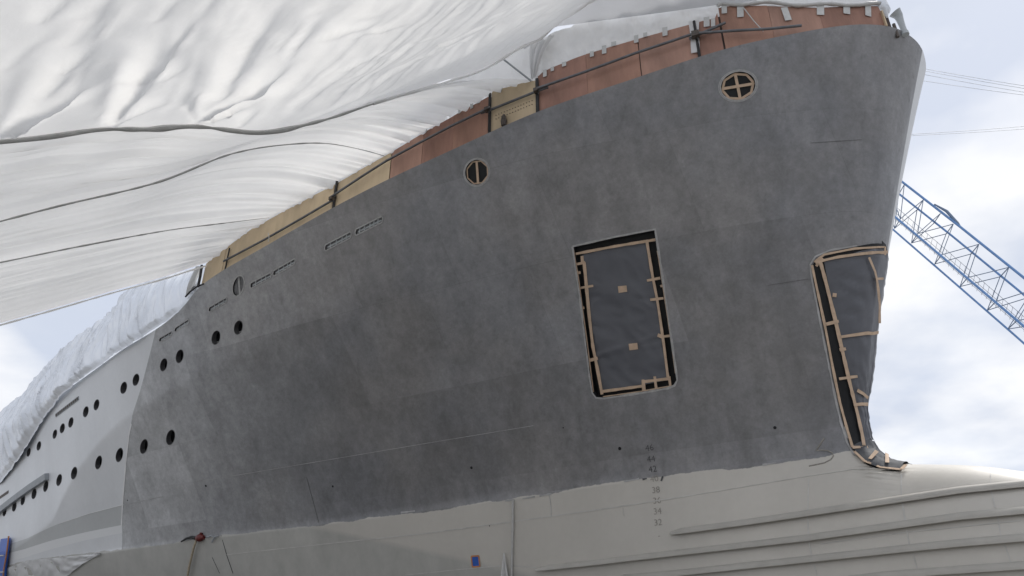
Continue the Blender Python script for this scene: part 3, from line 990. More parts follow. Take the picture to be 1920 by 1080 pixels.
# centreline height for each edge sample: top run stays at the head, then follows the stem down to the bulb
e_i = np.linspace(0, 1, len(EDGE))
cum = [0.0]
for a, b in zip(EDGE[:-1], EDGE[1:]): cum.append(cum[-1] + math.dist(a, b))
cum = np.array(cum) / cum[-1]
cz = np.interp(np.linspace(0, 1, len(ed)), cum, [a for a, _ in PROF])


def stem_patch(name, f0, f1, lift, mat_, parent, wrinkle=0.0, port=0.35, lo=0.0, hi=1.0, thick=0.003, ed=ed, cz=cz):
    """surface wrapped round the stem between fractions f0..f1 of the way from the edge to the centreline"""
    P = []
    for i, (px, py) in enumerate(ed):
        s_ = i / (len(ed) - 1)
        if s_ < lo or s_ > hi: continue
        p, n = hit(px, py); Xe, oe = ship_xy(p)
        zc = float(cz[i]); Xc = float(XS(zc))
        row = []
        ks = [f0 + (f1 - f0) * k / 15 for k in range(16)]
        if f1 >= 1: ks += [1 + port * k / 5 for k in range(1, 6)]
        for k_ in ks:
            kk = k_ if k_ <= 1 else 2 - k_
            g_ = 1 - (1 - kk) ** 2
            X_, z_ = Xe + (Xc - Xe) * g_, p.z + (zc - p.z) * g_
            X_ = min(X_, float(XS(z_)))
            o_ = float(hull_hb(X_, z_)) if kk < 1 else 0.0
            lf = lift
            if wrinkle:
                lf += wrinkle * (0.5 + noise.noise(Vector((k_ * 3 + s_ * 12, s_ * 34 - k_ * 6, 2.0)))) * min(1, kk * 4) * (1 - .75 * kk) * (1.6 if s_ > .83 and hi == 1.0 else 1)
            if kk < .97:
                n_ = nhull(W3(X_, o_, z_)) if kk < .93 else (W3(.6, .8, 0) - W3(0, 0, 0)).normalized()
            else:
                n_ = (W3(1, 0, 0) - W3(0, 0, 0)).normalized()
            if k_ > 1:
                X2, o2 = ship_xy(W3(0, 0, 0) + n_)
                n_ = W3(X2, -o2, n_.z) - W3(0, 0, 0)
                o_ = -o_
            row.append(W3(X_, o_, z_) + n_ * lf)
        P.append(row)
    return Geo().grid(P, thick).build(name, mat_, parent, smooth=True)


stemc = empty('stem_cover', hit(1625, 870)[0], 'dark grey sheeting taped over the stem opening above the bulb', 'sheeting')
stem_patch('film', 0.0, 1.0, 0.006, M_black, stemc, 0, .3)
E2 = [(1652, 477), (1620, 480), (1570, 487), (1545, 492), (1552, 530), (1562, 575), (1570, 610), (1580, 655), (1590, 700), (1600, 745), (1610, 790), (1619, 838)]
Z2 = [8.24, 8.22, 8.18, 8.1, 7.75, 7.35, 7.0, 6.55, 6.1, 5.7, 5.35, 5.05]
ed2 = densify(E2, 7)
cum2 = [0.0]
for a, b in zip(E2[:-1], E2[1:]): cum2.append(cum2[-1] + math.dist(a, b))
cz2_ = np.interp(np.linspace(0, 1, len(ed2)), np.array(cum2) / cum2[-1], Z2)
stem_patch('sheet', 0.0, 1.0, 0.020, M_sheet, stemc, 0.040, .3, ed=ed2, cz=cz2_)
stem_patch('sheet', 0.02, 1.0, 0.030, M_sheet2, stemc, 0.022, .3, lo=.83, hi=1.0)


def stape(pts, w=.05, lift=.034, m_=None):
    try:
        tape(stemc, pts, w, lift + .02, m_)
    except ValueError as ex:
        print('stape', ex)


for pts, w_, lf in [
    ([(1528, 493), (1570, 483), (1620, 476), (1660, 472)], .05, .03), ([(1526, 492), (1545, 478), (1600, 467), (1656, 463)], .035, .014),
    ([(1536, 488), (1545, 520), (1555, 560), (1566, 605), (1575, 645), (1585, 690), (1596, 740), (1605, 780), (1618, 838)], .055, .03),
    ([(1522, 498), (1532, 545), (1546, 610), (1561, 690), (1574, 755), (1586, 800), (1598, 840)], .04, .014),
    ([(1624, 484), (1634, 510), (1640, 540), (1643, 570), (1643, 605)], .05, .05), ([(1636, 524), (1650, 522)], .04, .05),
    ([(1655, 462), (1655, 478)], .045, .03), ([(1560, 554), (1567, 555)], .06, .034), ([(1548, 609), (1571, 603)], .05, .034),
    ([(1575, 633), (1600, 629), (1641, 622)], .05, .05), ([(1573, 657), (1584, 655)], .05, .036), ([(1572, 711), (1604, 706)], .045, .036),
    ([(1603, 732), (1622, 745)], .05, .045), ([(1597, 760), (1622, 757)], .055, .045), ([(1598, 842), (1625, 842)], .05, .03),
    ([(1602, 850), (1622, 868), (1650, 880), (1692, 885)], .04, .022), ([(1640, 853), (1632, 868)], .05, .06), ([(1658, 858), (1664, 876)], .06, .06),
    ([(1692, 885), (1700, 877)], .05, .03), ([(1541, 484), (1530, 500)], .05, .016),
]:
    stape(pts, w_, lf)
P2, N2 = on_hull([(x - 3, y - 3) if y < 600 else (x - 4, y) for x, y in EDGE[1:13]], 8)
Geo().ribbon(P2, N2, [0.028 * random.uniform(.7, 1.4) for _ in P2], 0.006).build('rim', M_weld, stemc)
tape(stemc, [(1585, 800), (1587, 822)], .05, .006, M_weld)

# ------------------------------------------------------------------ boards above the deck edge
TOPL = [(385, 495), (425, 463), (470, 429), (550, 386), (628, 345), (735, 284), (795, 247), (852, 215), (916, 180), (921, 170), (1004, 150),
        (1012, 136), (1100, 100), (1195, 72), (1300, 43), (1340, 33), (1348, 12), (1440, 10), (1535, 14), (1600, 12), (1656, 12)]
SHEER_PX = [(385, 528), (425, 503), (500, 458), (628, 385), (730, 330), (850, 275), (1010, 205), (1200, 138), (1400, 75), (1500, 55), (1590, 43)]


def board_X(px, py):
    p, n = on_curt(px, py); return ship_xy(p)[0], p.z


tX = []; tZ = []
for q_ in TOPL:
    X_, z_ = board_X(*q_); tX.append(X_); tZ.append(z_)
TOPZ = lin(tX, tZ)
BOARDS = [  # left and right edge at the top line, kind, label
    (386, 424, 'tan', 'short tan plywood board at the aft end of the bulwark row'),
    (425, 520, 'tan', 'tan plywood board just forward of the short end board'),
    (521, 627, 'tan', 'long tan plywood board ending at the aftmost rail post'),
    (630, 733, 'tan', 'tan plywood board between the aftmost rail post and the red boards'),
    (735, 793, 'red', 'first red-brown board next to the long tan boards'),
    (794, 850, 'red', 'red-brown board second from the tan boards'),
    (851, 915, 'red', 'red-brown board just aft of the single perforated tan board'),
    (922, 1004, 'tan', 'single perforated tan board between red-brown boards'),
    (1008, 1097, 'red', 'red-brown board just forward of the perforated tan board'),
    (1098, 1194, 'red', 'red-brown board below the gathered white film'),
    (1196, 1298, 'red', 'red-brown board just aft of the white wrapped post'),
    (1303, 1344, 'red', 'narrow red-brown board forward of the white wrapped post'),
    (1347, 1438, 'red', 'tall red-brown board where the long scaffold rails overlap'),
    (1439, 1533, 'red', 'tall red-brown board in the middle of the bow group'),
    (1534, 1650, 'red', 'tall red-brown board closest to the bow tip'),
]


def curt_pt(X, z, inset):
    return W3(X, float(hull_hb(X, ZS(X))) - inset, z)


topy = lin([a for a, _ in TOPL], [b for _, b in TOPL])
board_objs = []
REDS = [M_red, mat('red_brown_hardboard_dark', (0.29, 0.16, 0.12), 0.75, var=0.34, scale=2.2, bump=0.1, bscale=30, stretch=(1, 1, 0.25)),
        mat('red_brown_hardboard_faded', (0.355, 0.21, 0.16), 0.75, var=0.30, scale=2.2, bump=0.1, bscale=30, stretch=(1, 1, 0.25))]
M_joint = mat('dark_joint_strip', (0.05, 0.035, 0.03), 0.8, var=0.2)  # for dark strips added behind the joints so the gaps show dark
for (xa, xb, kd, lab) in BOARDS:
    Xa = board_X(xa, float(topy(xa)))[0]; Xb = board_X(xb, float(topy(xb)))[0]
    m_ = M_tan if kd == 'tan' else REDS[len(board_objs) * 2 % 3]
    jit = random.uniform(-.004, .004)
    Xa -= .005; Xb += .0
    F_, B_ = [], []
    cols = []
    for k in range(9):
        X_ = Xa + (Xb - Xa) * k / 8
        zt = float(TOPZ(X_ * .98 + (Xa + Xb) * .01)) + .012 * noise.noise(Vector((X_ * 3, 0, 0))) - .004
        zb = float(ZS(X_)) + 0.003
        cols.append([curt_pt(X_, zb + (zt - zb) * m2 / 3, .07 + jit) for m2 in range(4)])
    o_ = Geo().grid(cols, 0.018).build('bulwark_board', m_, label=lab, cat='board', group='boards along the deck edge')
    board_objs.append((Xa, Xb, o_))
    zj = float(TOPZ(Xb - .03)) - .02
    Geo().grid([[curt_pt(Xb + dx_, z_, .095) for z_ in (float(ZS(Xb)) + .004, zj)] for dx_ in (-.04, 0.0, .05)], .012).build('joint_dark_strip', M_joint, o_)

# holes of the perforated board, as small dark plugs on it
bo = board_objs[7][2]
for r_ in range(2):
    for k in range(14):
        px, py = 930 + k * 5.2, 222 - k * 2.1 + r_ * 7 - 6
        p, n = on_curt(px, py, lift=-.008)
        Geo().tube([p - n * .01, p + n * .014], .010, 6).build('hole', M_clamp, bo)

# small grey tape tabs holding the film on the boards
TABS = [(798, 243, 8, 12), (862, 209, 5, 9), (885, 198, 7, 12), (897, 189, 7, 11), (938, 166, 7, 12), (1022, 138, 8, 13), (1036, 130, 7, 8),
        (1058, 121, 9, 8), (1110, 102, 8, 10), (1133, 94, 9, 15), (1151, 83, 10, 8), (1193, 74, 9, 14), (1210, 66, 8, 8), (1247, 60, 10, 16),
        (1325, 42, 11, 18), (1337, 43, 8, 15),
        (1358, 16, 10, 20), (1388, 20, 12, 26), (1474, 27, 12, 24), (1538, 20, 13, 18), (1587, 18, 12, 18), (1627, 20, 11, 22)]
for (px, py, w_, h_) in TABS:
    lean = 0.35 if px == 1474 else 0.02
    P2, N2 = [], []
    for k in range(3):
        p, n = on_curt(px + lean * h_ * (k / 2 - .5), py - h_ / 2 + h_ * k / 2, lift=.012)
        P2.append(p); N2.append(n)
    X_ = ship_xy(P2[1])[0]
    own = min(board_objs, key=lambda b_: 0 if b_[0] <= X_ <= b_[1] else min(abs(X_ - b_[0]), abs(X_ - b_[1])))[2]
    dist = (P2[1] - CAM).length
    Geo().ribbon(P2, N2, w_ * dist / 1500 * .95, .003).build('tape_tab', M_gtape, own)

# ------------------------------------------------------------------ scaffold rail, posts and clamps
def tube_on(pts, r, lift, name, m_, step=20, **kw):
    P2 = []
    for q_ in densify(pts, step):
        p, n = on_curt(q_[0], q_[1], lift=lift); P2.append(p)
    return Geo().tube(P2, r, 10).build(name, m_, smooth=True, **kw)


RAILS = [
    ([(424, 492), (500, 452), (570, 412), (628, 378)], 'scaffold tube along the tan boards aft of the first post'),
    ([(626, 376), (680, 340), (732, 307), (795, 273), (852, 243), (925, 208)], 'long scaffold tube along the first red-brown boards'),
    ([(905, 216), (925, 209), (1010, 175), (1030, 168)], 'short scaffold tube across the perforated tan board'),
    ([(1005, 176), (1100, 143), (1195, 108), (1300, 73)], 'long scaffold tube aft of the white wrapped post'),
    ([(1293, 78), (1360, 48)], 'short scaffold tube stub sticking up past the wrapped post'),
    ([(1300, 72), (1380, 67), (1440, 64), (1500, 58)], 'scaffold tube running down behind the bow edge'),
]
for k, (pts, lab) in enumerate(RAILS):
    tube_on(pts, .026, .07 + (.055 if k % 2 else 0), 'scaffold_tube', M_tube, label=lab, cat='tube', group='scaffold tubes along the bulwark')
for (px, py0, py1, lab, m_, r_) in [
    (628, 386, 340, 'dark scaffold post between the tan boards', M_hoseblk, .03),
    (425, 505, 470, 'thin dark scaffold post near the short end board', M_hoseblk, .018),
    (919, 246, 178, 'dark scaffold post aft of the perforated board', M_hoseblk, .03),
    (1009, 207, 150, 'dark scaffold post forward of the perforated board', M_hoseblk, .035),
    (1311, 104, 40, 'scaffold post standing beside the white wrapping', M_hoseblk, .026)]:
    a, n = on_curt(px, py0 - 3, lift=.03); X_, _ = ship_xy(a)
    b, _ = on_curt(px, py1, lift=.03)
    zb = float(ZS(X_)) + .004
    p0 = Vector((a.x, a.y, zb)); p1 = Vector((a.x, a.y, b.z))
    Geo().tube([p0, p1], r_, 10).build('scaffold_post', m_, smooth=True, label=lab, cat='post', group='scaffold posts on the deck edge')
for (px, py, lab) in [(628, 377, 'small scaffold clamp on the post between tan boards'), (918, 211, 'scaffold clamp on the post aft of the perforated board'),
                      (1009, 176, 'scaffold clamp on the post forward of the perforated board'), (1305, 72, 'large scaffold clamp on the white wrapped post')]:
    p, n = on_curt(px, py, lift=.10)
    t_, u_ = frame_at(p, n)
    big = 1.5 if px == 1305 else 1.0
    c_ = empty('scaffold_clamp', p, lab, 'clamp', 'scaffold clamps')
    Geo().box(p, t_ * .045 * big, u_ * .04 * big, n * .05).build('jaw', M_clamp, c_)
    Geo().tube([p + t_ * .03 - n * .03 - u_ * .07 * big, p + t_ * .03 - n * .03 + u_ * .07 * big], .012, 8).build('bolt', M_tube, c_)
    Geo().tube([p + t_ * .03 - n * .03 + u_ * .045 * big, p + t_ * .03 - n * .03 + u_ * .065 * big], .022, 6).build('nut', M_clamp, c_)
# white film wrapped round the post near the bow
P2 = []; N2 = []
for py in (40, 55, 70, 85, 100):
    p, n = on_curt(1301 + (py - 40) * .06, py, lift=.016); P2.append(p); N2.append(n)
Geo().ribbon(P2, N2, [.20, .17, .15, .16, .16], .01).build('film_strip', M_film2, label='white film strip wrapped down the scaffold post near the bow', cat='film')
a, _ = on_curt(1394, 18, lift=.04); b, _ = on_curt(1430, 64, lift=.07)
Geo().tube([a, (a + b) / 2 - Vector((0, 0, .03)), b], .009, 6).build('slack_rope', M_gtape, label='thin pale rope slanting across a tall red board', cat='rope')
a, _ = on_curt(508, 440, lift=.08); b, _ = on_curt(511, 448, lift=.10)
Geo().tube([a, b, b - Vector((0, 0, .12))], .01, 6).build('tie_wrap', M_gtape, label='small pale tie hanging from the rail on tan boards', cat='tie')
p, n = on_curt(947, 228, lift=.05)
t_, u_ = frame_at(p, n)
Geo().tube([p - u_ * .14, p - u_ * .02, p + u_ * .09, p + u_ * .14], [.05, .065, .045, .02], 8).build('grey_bag', M_clamp, smooth=True,
    label='small dark grey bag at the foot of the perforated board', cat='bag')

# ------------------------------------------------------------------ film standing up behind the boards
def fbm(x, y, s, o=3):
    v_ = 0; a_ = 1
    for k in range(o):
        v_ += a_ * noise.noise(Vector((x, y, s + k * 7.3))); x *= 2.1; y *= 2.1; a_ *= .5
    return v_


def bulwark_film(pxs, name, lab, up=0.9, ins=.11, amp=.05, seed=1.0):
    cols = []
    for k, px in enumerate(pxs):
        X_, zt = board_X(px, float(topy(px)))
        X_ = max(X_, -20)
        hb_ = float(hull_hb(X_, ZS(X_)))
        col = []
        for m2 in range(15):
            f_ = m2 / 14
            z_ = zt - .10 + (up + .10) * f_
            bulge = amp * (fbm(X_ * 2.2, f_ * 1.6, seed) + .8 * abs(fbm(X_ * 5 + f_ * 2, f_ * 2, seed + 3, 2)) * (1 - f_))
            inn = ins + .02 - .25 * 0 + (0 if m2 > 1 else .0)
            col.append(W3(X_, hb_ - (ins + .03 - bulge * min(1, f_ * 6)), z_))
        cols.append(col)
    return Geo().grid(cols, .003).build(name, M_film2, smooth=True, label=lab, cat='film')


bulwark_film(np.linspace(1000, 1346, 170), 'bulwark_film', 'crinkled white film standing behind the forward red boards', .95, .11, .10)
bulwark_film(np.linspace(1347, 1652, 100), 'bulwark_film', 'white film above the tall red boards at the bow', 1.0, .11, .04, 5.0)
bulwark_film(np.linspace(835, 1002, 70), 'bulwark_film', 'white film behind the perforated tan board', 1.7, .11, .05, 8.0)
bulwark_film(np.linspace(388, 834, 160), 'bulwark_film', 'low white film edge tucked behind the aft boards', .22, .11, .02, 12.0)
# rolled film hem taped over the top of the bow boards
P2 = []
for k, px in enumerate(np.linspace(1346, 1652, 60)):
    p, n = on_curt(px, float(topy(px)) - 2 + 2.2 * math.sin(px * .06), lift=.03)
    P2.append(p)
Geo().tube(P2, [.035 + .018 * noise.noise(Vector((k * .4, 0, 0))) for k in range(60)], 8).build('rolled_film_hem', M_gtape, smooth=True,
    label='crumpled rolled film hem along the top of the bow boards', cat='film')
# crumpled wrap on the corner by the bow tip
def crumple(c, rx, ry, rz, name, m_, lab, cat, seed=0, amp=.35):
    vs = []; fs = []
    A, B = 26, 16
    for i in range(B + 1):
        th = math.pi * i / B
        for j in range(A):
            ph = 2 * math.pi * j / A
            d_ = Vector((math.sin(th) * math.cos(ph), math.sin(th) * math.sin(ph), math.cos(th)))
            k_ = 1 + amp * (noise.noise(d_ * 2.3 + Vector((seed, 0, 0))) + .6 * abs(noise.noise(d_ * 6 + Vector((0, seed, 0)))))
            vs.append(c + Vector((d_.x * rx, d_.y * ry, d_.z * rz)) * k_)
    for i in range(B):
        for j in range(A):
            fs.append((i * A + j, (i + 1) * A + j, (i + 1) * A + (j + 1) % A, i * A + (j + 1) % A))
    return mk(name, vs, fs, m_, label=lab, cat=cat, smooth=True)


p, n = on_curt(1657, 14, lift=-.05)
crumple(p + Vector((0, 0, .05)), .12, .12, .24, 'corner_wrap', M_silver, 'crumpled grey film wrapped round the board corner at the bow', 'film', 2.0)
p, n = on_curt(1657, 38, lift=-.02)
X_, o_ = ship_xy(p)
Geo().box(Vector((p.x, p.y, (float(ZS(X_)) + p.z + .2) / 2)), (.012, 0, 0), (0, .07, 0), (0, 0, (p.z + .2 - float(ZS(X_))) / 2)).build('corner_post', M_tan, label='pale timber corner post ending the bow boards', cat='post')

# ------------------------------------------------------------------ white film canopy over the yard side
def poly3(pts):
    """world polyline resampler by fraction"""
    pts = [Vector(p) for p in pts]
    c_ = [0.0]
    for a, b in zip(pts[:-1], pts[1:]): c_.append(c_[-1] + (b - a).length)
    c_ = np.array(c_) / c_[-1]
    fx = [pchip(c_, [p[i] for p in pts]) for i in range(3)]
    return lambda u: Vector([float(f(u)) for f in fx])


def extend(pts, dist):
    d_ = (pts[-1] - pts[-2]).normalized()
    return pts + [pts[-1] + d_ * dist]


R_BOT = poly3(extend([on_curt(388, 496, lift=.02)[0]] + [at_X(px, py, X) for px, py, X in ((330, 513, -8.5), (200, 549, -8.6), (100, 578, -8.6), (0, 606, -8.6))], 3.5))
R_C = poly3(extend([on_curt(512, 405, lift=.02)[0]] + [at_X(px, py, -6.2) for px, py in ((420, 415), (330, 426), (160, 456), (0, 488))], 3.5))
R_B = poly3(extend([on_curt(722, 290, lift=.02)[0]] + [at_X(px, py, X) for px, py, X in ((690, 280, -2.9), (620, 266, -2.9), (530, 268, -2.9), (440, 283, -2.9), (300, 336, -2.9), (100, 384, -2.9), (0, 410, -2.9))], 3.5))
A_PTS = [(1130, -70, 3.2), (1075, 0, 2.3), (1000, 76, 1.3), (900, 130, .8), (830, 152, .55), (700, 190, .5), (600, 222, .5), (485, 243, .5), (365, 231, .5), (280, 236, .5), (195, 236, .5), (90, 250, .5), (0, 259, .5)]
A_W = [at_X(*q_) for q_ in A_PTS]
R_A = poly3(extend(A_W, 3.0))
inner3 = [on_curt(px, float(topy(px)) - 2, lift=.02)[0] for px in (722, 760, 800, 850, 900, 960, 1000)]
# inner end of the aft bays follows the board tops; build it as a function of X
IX = []; IP = []
for px in np.linspace(387, 1000, 60):
    p, n = on_curt(px, float(topy(px)) - 1, lift=-.02); IX.append(ship_xy(p)[0]); IP.append(p)
IF = [lin(IX, [p[i] for p in IP]) for i in range(3)]


def bay(name, ra, rb, lab, sag, amp, nu=150, nw=110, fan=True, seed=0.0, uA=(0, 1), dens=9.0, extra=None, down=None, parent=None, mat_=None):
    P = []
    fanv = []
    if fan:
        a0, b0 = ra(uA[0]), rb(0)
        for j in range(nw):
            l0 = a0.lerp(b0, j / (nw - 1)); X_ = ship_xy(l0)[0]
            fanv.append(Vector([float(f(X_)) for f in IF]) - l0)
    for i in range(nu):
        u = i / (nu - 1)
        row = []
        a = ra(uA[0] + (uA[1] - uA[0]) * u); b = rb(u)
        for j in range(nw):
            w = j / (nw - 1)
            p = a.lerp(b, w)
            if fan:
                p = p + fanv[j] * (1 - u) ** 4
            env = math.sin(math.pi * w)
            e2 = min(1, env * 3)
            nrm = Vector((NX[0] * .55, NX[1] * .55, .83))
            d_ = -sag * env * min(1, u * 4 + .1)
            ww = w * dens + .5 * noise.noise(Vector((u * 2.5, w * 2, seed)))
            d_ += amp * e2 * (noise.noise(Vector((ww, u * 1.3, seed))) + .6 * noise.noise(Vector((ww * 2.3, u * 2.2, seed + 4))) + .34 * noise.noise(Vector((ww * 5.3, u * 3.5, seed + 9))) + .13 * noise.noise(Vector((ww * 11, u * 6, seed + 13))))
            d_ += amp * 1.3 * e2 * math.exp(-u * 7) * noise.noise(Vector((w * dens * 2.8, u * 2, seed + 2)))
            if extra: d_ += extra(u, w, p)
            row.append(p + nrm * d_)
        P.append(row)
    return Geo().grid(P, .004).build(name, mat_ or M_film, parent, smooth=True, sharp=80)


canopy = empty('film_canopy', W3(-3, 13, 4.8), 'huge white translucent film canopy stretched from the deck edge', 'canopy')
bay('film_bay', R_BOT, R_C, '', -.10, .085, seed=1.0, parent=canopy, dens=8)
bay('film_bay', R_C, R_B, '', -.14, .095, seed=5.0, parent=canopy, dens=10)
# bay between the second rafter and the lower edge of the near sheet
A_in = poly3(extend([on_curt(1000, 118, lift=-.05)[0], at_X(930, 128, .5)] + [p + Vector((0, 0, .03)) for p in A_W[4:]], 3.0))
bay('film_bay', R_B, A_in, '', -.12, .10, seed=11.0, parent=canopy, dens=11)

R_FWD = poly3(extend([p + Vector((BX[0] * 7.5, BX[1] * 7.5, 0.0)) + Vector((0, 0, -.2)) for p in A_W], 3.0))
near0 = [[R_A(i / 60).lerp(R_FWD(i / 60), j / 12) for j in range(13)] for i in range(61)]
NEAR = BVHTree.FromPolygons([p for r_ in near0 for p in r_], [(i * 13 + j, i * 13 + j + 1, i * 13 + j + 14, i * 13 + j + 13) for i in range(60) for j in range(12)])


def on_near(px, py):
    p, n, i, d = NEAR.ray_cast(CAM, ray(px, py).normalized())
    return p


FE = (on_near(278, 45) - on_near(196, 230)).normalized()
FF = Vector((NX[0] * .55, NX[1] * .55, .83)).cross(FE).normalized()
# folds that radiate from the points where the near sheet is tied back: from, to, width, height
FOLDS = []
for a, b, w_, am in [((2, 250), (150, 10), .16, .07), ((4, 250), (143, 118), .10, .09), ((18, 250), (148, 152), .09, -.07), ((0, 240), (60, 60), .18, -.06),
                     ((196, 230), (278, 45), .12, .07), ((197, 231), (232, 55), .14, -.06), ((199, 231), (290, 178), .09, .07), ((204, 232), (288, 60), .10, .06),
                     ((368, 226), (475, 8), .14, .07), ((371, 227), (512, 104), .10, .08), ((376, 228), (520, 140), .09, -.06), ((384, 229), (456, 190), .07, .06),
                     ((366, 224), (344, 178), .06, .03), ((445, 238), (476, 198), .06, .04), ((368, 222), (410, 60), .18, -.06),
                     ((560, 228), (800, 80), .16, .05), ((620, 214), (980, 20), .22, .06), ((640, 205), (870, 95), .10, .05), ((660, 208), (900, 118), .08, .05),
                     ((700, 188), (940, 60), .14, -.05), ((-20, 255), (40, 20), .2, .05)]:
    p0, p1 = on_near(*a), on_near(*b)
    if p0 and p1: FOLDS.append((p0, p1, w_, am))


rc = random.Random(5)
for k in range(70):
    x0, y0 = rc.uniform(-20, 1000), rc.uniform(-10, 225)
    if y0 > 235 - max(0, x0 - 480) * .42: continue
    ln = rc.uniform(.5, 1.3)
    p0, p1 = on_near(x0, y0), on_near(x0 + rc.uniform(45, 110) * ln, y0 - rc.uniform(50, 120) * ln * (1 if x0 < 550 else .45))
    if p0 and p1: FOLDS.append((p0, p1, rc.uniform(.045, .08), rc.uniform(.012, .03) * rc.choice((1, 1, -1))))


def near_extra(u, w, p):
    d_ = 0.0
    for (p0, p1, w_, am) in FOLDS:
        ab = p1 - p0; L2 = ab.length_squared
        t_ = (p - p0).dot(ab) / L2
        if t_ < -.05 or t_ > 1.25: continue
        q_ = p - p0 - ab * t_
        r2 = q_.length_squared
        wd = w_ * (.42 + .8 * max(t_, 0))
        if r2 > 9 * wd * wd: continue
        e_ = min(1, max(t_, 0) * 6 + .2) * max(0, min(1, (1.2 - t_) / .45))
        d_ -= am * e_ * math.exp(-r2 / (wd * wd))
    X_, o_ = ship_xy(p)
    m_ = min(1, w * 10)
    a_, c_ = p.dot(FE), p.dot(FF)
    c2 = c_ + .25 * noise.noise(Vector((a_ * .5, c_ * .6, 1.0)))
    msk = max(0, .55 + 1.2 * noise.noise(Vector((a_ * .5 + 4, c_ * .25, 6.0))))
    d_ += m_ * msk * (.030 * (1 - 2 * abs(noise.noise(Vector((c2 * 2.6, a_ * .28, 5.0))))) + .018 * (1 - 2 * abs(noise.noise(Vector((c2 * 6.5, a_ * .6, 9.0))))) + .006 * (1 - 2 * abs(noise.noise(Vector((c2 * 14, a_ * 1.1, 19.0))))))
    d_ += .05 * noise.noise(Vector((X_ * 1.3 + o_ * .8, o_ * .35, 3.0))) * m_
    d_ += .014 * noise.noise(Vector((X_ * 3.2 - o_ * 3.0, (X_ + o_) * .5, 8.0))) * m_
    return d_


bay('film_bay', R_A, R_FWD, '', .22, .05, nu=340, nw=230, fan=False, seed=21.0, parent=canopy, dens=5, extra=near_extra)


def hem(fn, name, r0, us, m_=None, parent=canopy, dz=-.05, knots=(), taper=0):
    P2 = [fn(u) + Vector((0, 0, dz)) for u in us]
    rr = []
    for k, u in enumerate(us):
        r_ = r0 * (1 + .35 * noise.noise(Vector((u * 14, r0 * 50, 0))))
        for kn in knots: r_ *= 1 - .5 * math.exp(-((u - kn) / .008) ** 2)
        if taper: r_ *= .3 + .7 * min(1, (u - us[0]) / taper)
        r_ *= 1 + .22 * math.sin(u * 90 + 3 * math.sin(u * 37))
        rr.append(max(.006, r_))
    return Geo().tube(P2, rr, 8, squash=.8).build(name, m_ or M_hem, parent, smooth=True)


hem(R_A, 'hem', .036, np.linspace(.40, 1, 140), knots=(.80, .70, .62), taper=.16)
hem(R_A, 'hem', .022, np.linspace(0, .42, 60), M_film)
hem(R_B, 'hem', .019, np.linspace(.06, 1, 140), taper=.2)
hem(R_B, 'cord', .008, np.linspace(0, .08, 12), M_cable)
hem(R_C, 'hem', .016, np.linspace(.01, 1, 140), taper=.2)
hem(R_BOT, 'hem', .022, np.linspace(0, 1, 80), M_film)

# inner roof film behind the gathered top
cols = []
for k, px in enumerate(np.linspace(985, 1420, 70)):
    py = float(np.interp(px, [985, 1045, 1200, 1340, 1420], [95, 52, 32, 13, 4]))
    p, n = on_curt(px, py, lift=.02)
    X_, o_ = ship_xy(p)
    col = []
    for m2 in range(14):
        f_ = m2 / 13
        col.append(W3(X_ + .35 * f_, o_ + 1.5 * f_ + .02, p.z + .55 * f_ + .16 * math.sin(f_ * math.pi) + .05 * fbm(X_ * 1.4 + f_, f_ * 2, 4.0) * min(1, f_ * 5)))
    cols.append(col)
Geo().grid(cols, .004).build('roof_film', M_roof, smooth=True, label='greyish overhead film strip beyond the canopy edge near the bow', cat='film')
# gathered knot of film above the perforated board
cols = []
for k in range(30):
    a_ = k / 29
    pt, n = on_curt(1000 + 42 * a_, 78 + 22 * a_ - 30 * a_ * a_, lift=.10)
    pb_, n2 = on_curt(998 + 8 * a_, 152 - 4 * a_, lift=.06)
    col = []
    for m2 in range(16):
        f_ = m2 / 15
        col.append(pt.lerp(pb_, f_) + n * (.05 * math.sin(a_ * 17) * (1 - f_ * .6) + .10 * math.sin(f_ * math.pi)))
    cols.append(col)
Geo().grid(cols, .003).build('gathered_film', M_film2, smooth=True, label='gathered white film tied down beside the perforated tan board', cat='film')
a = at_X(945, 112, .2); b, _ = on_curt(1000, 158, lift=.1)
Geo().tube([a, (a + b) / 2, b], .02, 6).build('tie_rod', M_ladder, label='thin grey rod from canopy edge to the perforated board', cat='rod')

